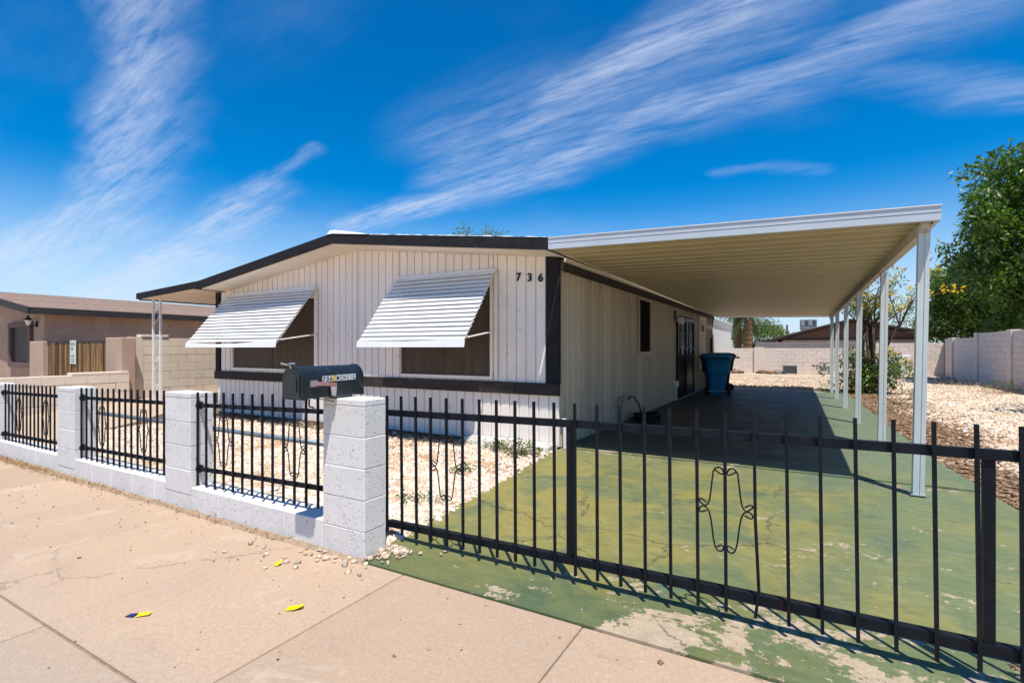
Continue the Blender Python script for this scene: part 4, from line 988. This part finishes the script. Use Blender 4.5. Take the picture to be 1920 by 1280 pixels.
B().cbox(-16.37, -16.03, GYN - .045, GYN - .035, .97, 1.57, .003).done('plate', SIGNM, sn)
for z, ws in ((1.44, (.05, .05, .05)), (1.32, (.04, .06)), (1.16, (.2,)), (1.08, (.07, .08)), (1.02, (.18,))):
    xx = -16.31
    for w_ in ws: B().box(xx, xx + w_, GYN - .0475, GYN - .0452, z, z + (.075 if z > 1.2 else .03)).done('printed_mark', MARK, sn); xx += w_ + .03

nh = thing('neighbour_house', (-22, 10, 0), 'brown stucco house with shingle roof beyond the left wall', 'house')
NX = -18.72; NE = 2.47
B().box(-27, NX, GYN + .2, 30, 0, NE + .05).done('wall', STUCCO, nh)
gb = [(-27.4, NE - .02), (NX + .02, NE - .02), (-22.9, 3.10)]
B().prism(gb, 'y', GYN + .19, GYN + .5).done('gable', STUCCO, nh)
rs = (3.19 - NE) / (NX + .42 + 22.9)
nco = 17
for i in range(nco):
    xa = NX + .42 - i * (NX + .42 + 22.9) / nco; xb = NX + .42 - (i + 1) * (NX + .42 + 22.9) / nco - .03
    za = NE + (NX + .42 - xa) * rs; zb = NE + (NX + .42 - xb) * rs
    B().prism([(xa, za), (xa, za + .035), (xb, zb + .022), (xb, zb)], 'y', GYN - .25, 30).done('shingle_course', SHING, nh)
B().prism([(-22.9, 3.14), (-22.9, 3.22), (-27.8, NE + .04), (-27.8, NE - .04)], 'y', GYN - .25, 30).done('roof', SHING, nh)
B().box(NX + .40, NX + .45, GYN - .27, 30, NE - .16, NE + .02).done('fascia', WOODF, nh)
B().prism([(NX + .45, NE - .16), (NX + .45, NE + .02), (-22.9, 3.20), (-22.9, 3.02)], 'y', GYN - .31, GYN - .255).done('fascia', WOODF, nh)
B().box(NX, NX + .395, GYN - .24, 30, NE - .08, NE - .05).done('soffit', STUCCO, nh)
# window, lantern on the front wall
wy = GYN + .2
wn = B().box(-21.0, -19.65, wy - .012, wy - .004, .95, 2.0).done('window', GLASSD, nh)
for a in ((-21.16, -21.0, .80, 2.14), (-19.65, -19.49, .80, 2.14), (-20.999, -19.651, 2.0, 2.14), (-20.999, -19.651, .80, .95)):
    B().cbox(a[0], a[1], wy - .09, wy - .003, a[2], a[3], .008).done('frame', MAUVE, wn)
ln = B().box(-19.25, -19.16, wy - .05, wy - .002, 1.98, 2.14).done('lantern', BLACK, nh)
B().lathe([(.03, 0), (.085, .14), (.085, .15)], (-19.2, wy - .2, 2.02), 8).done('glass', WHITEP, ln)
B().lathe([(.11, 0), (.03, .08), (.012, .14)], (-19.2, wy - .2, 2.175), 8).done('hood', BLACK, ln)
B().tube([(-19.2, wy - .05, 2.03), (-19.2, wy - .12, 1.97), (-19.2, wy - .2, 2.015)], .012, 6).done('bracket', BLACK, ln)
vz = lambda x: NE + (NX + .42 - x) * rs
B().tube([(-21.0, 15.2, vz(-21)), (-21.0, 15.2, vz(-21) + .45)], .05, 8).done('vent_pipe', GALV, nh)
B().lathe([(.22, 0), (.2, .1), (.1, .16)], (-20.0, 15.6, vz(-20) + .02), 10).done('turtle_vent', WOODF, nh)

# ------------------------------------------------------------------ right and back yard walls
RX = 5.98
rw = thing('block_wall', (RX, 22, 0), 'long pinkish block wall with pilasters along the right side yard', 'wall')
B().box(RX, RX + .19, 5, 26.25, -.05, 1.95).done('core', MORTG, rw); B().box(RX + .001, RX + .189, 26.251, 31.69, -.05, 1.80).done('core', MORTG, rw)
blockwall(rw, 'y', RX - .0005, 20.4, 26.2, -.01, 1.95, -1, BLOCKG); blockwall(rw, 'y', RX - .0005, 26.26, 31.6, -.01, 1.80, -1, BLOCKG)
for y, z in ((14.2, 1.98), (18.4, 1.98), (22.7, 1.98), (26.4, 1.98), (30.2, 1.84)):
    B().cbox(RX - .075, RX + .2, y - .2, y + .2, -.05, z, .01).done('pilaster', BLOCKG, rw)
bwl = thing('block_wall', (0, 31.7, 0), 'pale block wall closing the back yard', 'wall')
B().box(-14, 3.0, 31.7, 31.89, -.05, 1.36).done('core', MORTG, bwl); B().box(3.001, RX + .18, 31.701, 31.889, -.05, 1.62).done('core', MORTG, bwl)
blockwall(bwl, 'x', 31.6995, -5.2, 3.0, -.01, 1.36, -1, BLOCKG); blockwall(bwl, 'x', 31.6995, 3.0, 5.95, -.01, 1.62, -1, BLOCKG)
B().cbox(-2.35, -1.85, 31.58, 31.9, -.05, 1.41, .01).done('pilaster', BLOCKG, bwl)
rr = thing('block_wall', (0, 36, 0), 'dark grey block wall of the yard behind', 'wall')
B().box(-2.6, 4.5, 36, 36.2, -.05, 1.74).done('core', MORTT, rr)
blockwall(rr, 'x', 35.9995, -2.6, 4.5, .93, 1.74, -1, BLOCKD)
# utility pedestals by the back wall
ub = thing('utility_box', (4.35, 31.3, 0), 'white utility pedestal against the back wall', 'utility box')
B().cbox(4.22, 4.52, 31.25, 31.45, 0, .62, .02).done('pedestal', WHITEP, ub)
B().cbox(4.0, 4.62, 31.3, 31.55, .62, 1.02, .03).done('cabinet', WHITEP, ub)
B().tube([(4.05, 31.42, 0), (4.05, 31.42, .62)], .03, 8).done('conduit', GALV, ub)
gm = thing('gas_meter', (1.0, 31.3, 0), 'grey gas meter and pipes at the foot of the back wall', 'meter')
B().cbox(.85, 1.12, 31.2, 31.4, .18, .44, .03).done('casing', ACM, gm)
B().tube([(.80, 31.35, -.01), (.80, 31.35, .62), (.98, 31.35, .66), (.98, 31.3, .44)], .025, 8).done('pipe', GALV, gm)
B().tube([(1.2, 31.35, -.01), (1.2, 31.35, .40)], .05, 8).done('pipe', ACM, gm)
cb = thing('planter_crate', (-.55, 30.9, 0), 'small dark crate left by the back wall', 'crate')
for k in range(5): B().box(-.85, -.25, 30.7 + .0 * k, 30.72, .02 + k * .085, .085 + k * .085).done('slat', ACD, cb)
for xx in (-.86, -.24): B().box(xx - .03, xx, 30.68, 31.1, 0, .45).done('side', ACD, cb)
B().box(-.85, -.25, 31.08, 31.1, .02, .43).done('back', ACD, cb)
for k, (xx, yy_) in enumerate(((-1.5, 30.8), (-1.15, 30.9), (-3.1, 30.6), (1.9, 31.0), (-1.9, 31.1))):
    st = stones('rubble', np.array([[xx + random.gauss(0, .16), yy_ + random.gauss(0, .1), .03 + .05 * random.random()] for _ in range(26)]), .12, BLOCKD if k % 2 else SOIL)
    tag(st, ['grey rubble heap left of the dark crate', 'brown dirt clods beside the dark crate', 'rubble near the black bin by the back wall', 'brown clods by the gas meter', 'rubble at the pilaster of the back wall'][k], 'rubble', kind='stuff')

# house behind
bh = thing('rear_house', (2.7, 44, 0), 'brown gabled house behind the back wall', 'house')
B().box(-1.2, 6.6, 40.6, 52, 0, 2.0).done('wall', STUCCO2, bh)
B().prism([(-1.3, 2.0), (6.6, 2.0), (6.3, 2.22), (2.76, 3.1), (-1.2, 2.0)], 'y', 40.55, 40.8).done('gable', BROWNW, bh)
for a, b in (((-2.3, 1.9), (2.76, 3.28)), ((2.76, 3.28), (7.9, 2.12))):
    B().prism([a, b, (b[0], b[1] - .14), (a[0], a[1] - .14)], 'y', 40.0, 40.06).done('fascia', WOODF, bh)
    B().prism([(a[0], a[1] + .03), (b[0], b[1] + .03), (b[0], b[1] - .05), (a[0], a[1] - .05)], 'y', 40.062, 52).done('roof', SHING, bh)
B().box(-1.25, 6.55, 40.5, 40.545, 1.92, 2.02).done('trim_band', WOODF, bh)
B().tube([(-.95, 42, 2.2), (-.95, 42, 3.05)], .07, 8).done('vent_pipe', BROWNW, bh)
ac = thing('air_conditioner', (.4, 42.5, 2.6), 'grey rooftop air conditioner on the brown rear house', 'air conditioner')
B().cbox(-.15, .92, 42.2, 43.2, 2.72, 3.42, .03).done('casing', ACM, ac)
for k in range(4): B().box(-.05 + k * .24, .12 + k * .24, 42.17, 42.198, 3.0, 3.32).done('grille', ACD if k % 2 else GALV, ac)
B().box(-.1, .85, 42.3, 43.1, 2.35, 2.72).done('curb', GALV, ac)
up_ = thing('utility_pole', (12.5, 52, 0), 'distant wooden utility pole beyond the right wall', 'pole')
B().tube([(12.5, 52, 0), (12.5, 52, 5.0)], [.13, .09], 8).done('pole', POLEW, up_); B().box(11.9, 13.1, 51.95, 52.05, 4.5, 4.6).done('crossarm', POLEW, up_)

# ------------------------------------------------------------------ trees and plants
def leaves(name, cen, spread, n_per, L, m, parent, droop=.2, wid=.45, label=None):
    """leaf-sized rhombs in clumps; each leaf slightly folded along its rib"""
    cen = np.asarray(cen, dtype=float); k = len(cen); n = k * n_per
    c = np.repeat(cen, n_per, 0); sp = np.repeat(np.asarray(spread, dtype=float).reshape(-1, 1) * np.ones((k, 1)), n_per, 0)
    d = rng.normal(0, 1, (n, 3)); d /= np.linalg.norm(d, axis=1, keepdims=True); p = c + d * sp * rng.uniform(.15, 1, (n, 1)) ** .6 * np.array([1, 1, .8])
    t = d * .7 + rng.normal(0, .7, (n, 3)); t[:, 2] -= droop; t /= np.linalg.norm(t, axis=1, keepdims=True)
    s = np.cross(t, rng.normal(0, 1, (n, 3)) * .6 + np.array([0, 0, 1.])); s /= np.linalg.norm(s, axis=1, keepdims=True) + 1e-9
    nn = np.cross(s, t); l = L * rng.uniform(.6, 1.3, (n, 1)); w = l * wid
    v = np.stack([p, p + t * l * .45 + s * w * .5 + nn * w * .16, p + t * l, p + t * l * .45 - s * w * .5 + nn * w * .16], 1)
    f = np.arange(n * 4).reshape(-1, 4); f = np.concatenate([f[:, [0, 1, 2]], f[:, [0, 2, 3]]])
    return mk_np(name, v.reshape(-1, 3), f, m, parent)
def tree(name, base, h, cz, rad, nclump, n_per, L, label, leafm=LEAF, tr=.16, spread=.55, limbs=14, hollow=.45, seed=1, group=None, trunk_h=None):
    random.seed(seed); t = thing(name, base, label, 'tree', group); b = Vector(base); c = b + Vector((0, 0, cz))
    cen = []
    while len(cen) < nclump:
        d = Vector((random.gauss(0, 1), random.gauss(0, 1), random.gauss(0, 1))).normalized(); r = random.uniform(hollow, 1) ** .7
        bump = 1 + .20 * math.sin(d.x * 5 + seed) * math.cos(d.y * 4.3 + seed * 2) + .14 * math.sin(d.z * 7 + seed)
        cen.append(c + Vector((d.x * rad[0], d.y * rad[1], d.z * rad[2])) * r * bump)
    tb = B(); top = b + Vector((0, 0, trunk_h or cz * .55))
    tb.tube([b, b + (top - b) * .5 + Vector((.05, .04, 0)), top], [tr, tr * .8, tr * .65], 9)
    for i in range(limbs):
        e = cen[(i * 7) % len(cen)]; m1 = top + (e - top) * .5 + Vector((random.gauss(0, .1), random.gauss(0, .1), .12 * rad[2]))
        tb.tube([top - Vector((0, 0, .2)), m1, e], [tr * .5, tr * .28, tr * .08], 6)
    tb.done('trunk', BARK, t, True)
    leaves('crown', [tuple(x) for x in cen], [spread * random.uniform(.7, 1.3) for _ in cen], n_per, L, leafm, t)
    return t
tree('citrus_tree', (8.3, 25.6, -.02), 9.5, 5.3, (3.3, 3.2, 4.1), 430, 120, .215, 'large bright green leafy tree rising behind the right wall', tr=.24, spread=.62, seed=3, limbs=30, hollow=.35)
tree('citrus_tree', (7.6, 13.2, -.02), 6.5, 4.6, (2.7, 2.4, 2.2), 120, 110, .16, 'leafy tree just right of the picture that shades the gravel', tr=.2, spread=.6, seed=4, limbs=20)
tree('citrus_tree', (8.6, 37.5, -.02), 6.5, 4.1, (2.5, 2.3, 2.8), 220, 120, .23, 'smaller rounded green tree left of the large one by the right wall', tr=.2, spread=.6, seed=5, limbs=20, hollow=.35)
tree('shade_tree', (-13.0, 19.8, -.02), 6.6, 6.0, (1.9, 1.2, .95), 60, 26, .13, 'tree behind the mobile home with leafy tips above the roof', leafm=LEAF2, tr=.14, spread=.26, seed=8, limbs=60, hollow=.7)
tree('bushy_tree', (-3.3, 48, -.02), 4, 2.2, (2.6, 2.2, 1.5), 80, 110, .2, 'low bushy green tree beyond the back wall, by the palms', leafm=LEAF2, tr=.15, spread=.6, seed=12, limbs=12)
tree('bushy_tree', (8.9, 58, -.02), 4, 3.0, (2.4, 2.2, 1.3), 40, 60, .2, 'feathery far tree right of the brown rear house', leafm=LEAF2, tr=.15, spread=.5, seed=14, limbs=20)
random.seed(21)
def palm(x, y, h, lab, tr):
    t = thing('palm_tree', (x, y, -.02), lab, 'palm', 'palms behind the back wall')
    tb = B(); pts = []; rs = []
    for i in range(22):
        f_ = i / 21; pts.append((x + .12 * math.sin(f_ * 2), y, f_ * h)); rs.append(tr * (1.15 - .25 * f_) * (1.07 if i % 2 else .95))
    tb.tube(pts, rs, 10).done('trunk', PALMB, t)
    for k in range(26):
        a = random.uniform(0, 6.283); e = random.uniform(-.75, 1.1); L = random.uniform(1.9, 2.6); v = []; f = []
        sp = []; d = Vector((math.cos(a) * math.cos(e), math.sin(a) * math.cos(e), math.sin(e))); p = Vector((x + .1, y, h - .05)); step = L / 12
        for i in range(13): sp.append(p.copy()); p = p + d * step; d = (d + Vector((0, 0, -.11))).normalized()
        bb = B().tube(sp, [.025 - .0015 * i for i in range(13)], 4)
        for i in range(2, 13):
            dd_ = (sp[i] - sp[i - 1]).normalized(); sd_ = dd_.cross(Vector((0, 0, 1))).normalized()
            for s in (1, -1):
                for q in (0, .5):
                    o_ = sp[i - 1] + (sp[i] - sp[i - 1]) * q; ln_ = .42 * math.sin(math.pi * min(.95, (i + 2) / 15)); tip = o_ + (sd_ * s + dd_ * .8 + Vector((0, 0, -.25))).normalized() * ln_
                    w_ = dd_ * .022; bb.add([o_ - w_, o_ + w_, (o_ + tip) / 2 + w_ + Vector((0, 0, .012)), tip, (o_ + tip) / 2 - w_ + Vector((0, 0, .012))], [(0, 1, 2, 4), (4, 2, 3)])
        bb.done('frond', FROND, t)
palm(-3.5, 40.5, 3.9, 'thicker palm trunk on the right of the pair seen under the carport', .30)
palm(-4.3, 41.5, 4.1, 'slimmer palm on the left of the pair seen under the carport', .24)

# flowering shrub by the carport posts
sh = thing('flowering_shrub', (1.75, 18.8, 0), 'tall open shrub with yellow flowers behind the carport posts', 'shrub')
random.seed(31); tips = []; sb = B()
for k in range(9):
    a = random.uniform(0, 6.283); r = random.uniform(.15, .35); p0 = Vector((1.75 + r * math.cos(a) * .6, 18.8 + r * math.sin(a), 0))
    lean = Vector((random.uniform(-.45, .95), random.uniform(-.5, .5), 0)); p1 = p0 + Vector((0, 0, 1.1)) + lean * .35; p2 = p0 + Vector((0, 0, 2.1)) + lean * .9
    sb.tube([p0, p1, p2], [.05, .04, .028], 6)
    for j in range(5):
        e = p2 + Vector((random.uniform(-.75, 1.0), random.uniform(-.6, .6), random.uniform(.25, 1.55))); md = (p2 + e) / 2 + Vector((random.gauss(0, .08), random.gauss(0, .08), .08))
        sb.tube([p2 - Vector((0, 0, .1)), md, e], [.022, .013, .005], 5); tips += [e, md + Vector((random.gauss(0, .1), random.gauss(0, .1), .1))]
e = Vector((3.7, 18.2, 3.0)); sb.tube([Vector((1.9, 18.7, 1.9)), Vector((2.8, 18.4, 2.75)), e], [.025, .014, .006], 5); far_tips = [e, Vector((3.4, 18.2, 3.0)), Vector((3.1, 18.3, 2.9))]
sb.done('stems', BARK, sh, True)
leaves('foliage', [tuple(p) for p in tips], .24, 26, .11, LEAF2, sh, wid=.3)
low = [(1.75 + random.gauss(0, .42), 18.8 + random.gauss(0, .4), random.uniform(.12, 1.25)) for _ in range(70)]
leaves('foliage', low, .26, 60, .12, LEAF, sh, wid=.32)
pt = [tuple(p + Vector((0, 0, .08))) for p in tips if random.random() < .5] + [tuple(p) for p in far_tips] + [(q[0], q[1] - .1, q[2] + .1) for q in low[:9]]
leaves('flowers', pt, .13, 12, .10, PETAL, sh, wid=.7)['kind'] = 'stuff'
def weed(x, y, r, h, nn, label, m=LEAF3):
    t = thing('weed', (x, y, 0), label, 'weed', 'green weeds in the yards'); bb = B(); cs = []
    for i in range(nn):
        a = random.uniform(0, 6.283); q = Vector((x + r * math.cos(a) * random.random(), y + r * math.sin(a) * random.random() * .7, h * random.uniform(.3, 1)))
        bb.tube([(x + random.gauss(0, r * .25), y + random.gauss(0, r * .25), -.01), q], [.004, .002], 4); cs.append(tuple(q))
    bb.done('stems', TWIG, t); leaves('foliage', cs, .05, 14, .034, m, t)
weed(-3.12, 5.72, .42, .16, 46, 'green weeds spreading by the house corner and driveway')
weed(-3.55, 5.85, .25, .14, 18, 'smaller weed against the broken white ledge')
weed(-2.95, 3.55, .22, .07, 14, 'low weed in the gravel behind the gate bars')
weed(-3.25, 4.6, .2, .08, 12, 'low weed in the middle of the front gravel')
weed(-6.9, 6.0, .18, .25, 10, 'yellowish weed by the skirting between the windows')
weed(5.35, 20.6, .55, .38, 40, 'clump of green weeds at the foot of the right wall')
weed(2.5, 16.8, .22, .30, 16, 'bright green seedling beside the mulch')
weed(1.95, 5.4, .25, .10, 16, 'low weed at the right edge of the driveway')

# ------------------------------------------------------------------ small things on the ground
for k, (x, y, w, d, a) in enumerate(((-4.35, 3.05, .34, .30, .2), (-3.72, 3.12, .36, .30, -.1), (-3.10, 3.2, .34, .26, .3), (-6.15, 3.35, .34, .3, .1))):
    ca, sa = math.cos(a), math.sin(a); b = B().cbox(-w / 2, w / 2, -d / 2, d / 2, -.02, .024, .008)
    o = mk('stepping_stone', [(x + p[0] * ca - p[1] * sa, y + p[0] * sa + p[1] * ca, p[2]) for p in b.v], b.f, STEP, None, base=(x, y, 0))
    tag(o, ['white stepping stone in the gravel behind the mailbox-side panel, left one', 'white stepping stone in the gravel behind the mailbox-side panel, right one', 'white stepping stone hidden near the gate pillar', 'white stepping stone behind the middle fence panel'][k], 'stepping stone', 'white stepping stones in the gravel')
random.seed(5)
peb = [(-2.3 - .18 * abs(random.gauss(0, 1)), 2.33 + random.gauss(0, .05)) for _ in range(6)] + [(random.uniform(-2.95, -2.40), random.uniform(2.26, 2.36)) for _ in range(20)] + \
      [(-2.36 + random.uniform(-.09, .10), 2.42 + random.uniform(-.03, .22)) for _ in range(60)] + [(random.uniform(-3.5, -2.7), random.uniform(1.95, 2.25)) for _ in range(9)] + [(-3.45, 2.0), (-3.38, 2.02), (-3.1, 2.14)] + \
      [(-2.20 + random.uniform(0, .2), 2.6 + random.uniform(0, .2)) for _ in range(4)]
for (x, y) in peb:
    on_drive = x > dl(max(y, 2.39)) and y > 2.38
    o = stones('loose_stone', np.array([[0, 0, 0.]]), random.uniform(.013, .023), LSTONE); o.location = (x, y, .010 + (.010 if on_drive else .0))
    tag(o, 'small white quartz stone strayed from the gravel near the mailbox pillar', 'stone', 'loose stones around the mailbox pillar')
def litter(x, y, a, pts, h, m, label):
    t = thing('paper_scrap', (x, y, 0), label, 'litter', 'yellow paper scraps on the sidewalk'); ca, sa = math.cos(a), math.sin(a); n = len(pts)
    v = [(x + p[0] * ca - p[1] * sa, y + p[0] * sa + p[1] * ca, .006 + p[2] * h) for p in [(q[0] * .78, q[1] * .78, q[2]) for q in pts]]; v += [(q[0], q[1], q[2] - .0015) for q in v]
    mk('sheet', v, [tuple(range(n)), tuple(range(2 * n - 1, n - 1, -1))] + [(i, n + i, n + (i + 1) % n, (i + 1) % n) for i in range(n)], m, t); return t
litter(-2.33, 1.77, .5, [(-.055, -.03, 0), (.01, -.035, .4), (.06, -.01, 1), (.05, .035, .6), (-.01, .03, .2), (-.05, .025, .1)], .016, YEL, 'flat yellow paper scrap in the middle of the sidewalk slab')
litter(-2.89, 2.07, .1, [(-.03, -.02, 0), (.02, -.02, .2), (.03, .02, 1), (0, .03, 1.2), (-.02, .01, .3)], .02, YEL, 'tiny yellow scrap nearest the white curb wall')
t = litter(-2.96, 1.33, .75, [(-.02, -.022, .2), (.06, -.018, .5), (.062, .018, .7), (-.01, .02, .5)], .012, YEL, 'yellow and blue wrapper scrap, leftmost of the three')
mk('printed_strip', [(-2.96 + p[0], 1.33 + p[1], p[2]) for p in ((-.055, -.045, .006), (-.012, -.03, .009), (-.025, .005, .010), (-.06, -.015, .007), (-.055, -.045, .004), (-.012, -.03, .007), (-.025, .005, .008), (-.06, -.015, .005))],
   [(0, 1, 2, 3), (7, 6, 5, 4), (0, 4, 5, 1), (1, 5, 6, 2), (2, 6, 7, 3), (3, 7, 4, 0)], NAVY, t)
tw_ = B().tube([(.80, 2.90, .030), (.86, 2.93, .042), (.95, 2.92, .05), (1.08, 2.90, .035)], [.009, .007, .006, .004], 5)
for k in range(7): tw_.tube([(.80, 2.90, .035), (.78 - .03 * random.random(), 2.90 + random.gauss(0, .03), .035 + .02 * random.random())], .003, 4)
tag(tw_.done('dry_stalk', STRAW, None, base=(.8, 2.9, .010)), 'dry brown plant stalk lying on the driveway by the gate post', 'twig')
print('objects', len(bpy.data.objects), 'tris', sum(len(m.loops) - 2 * len(m.polygons) for m in bpy.data.meshes))
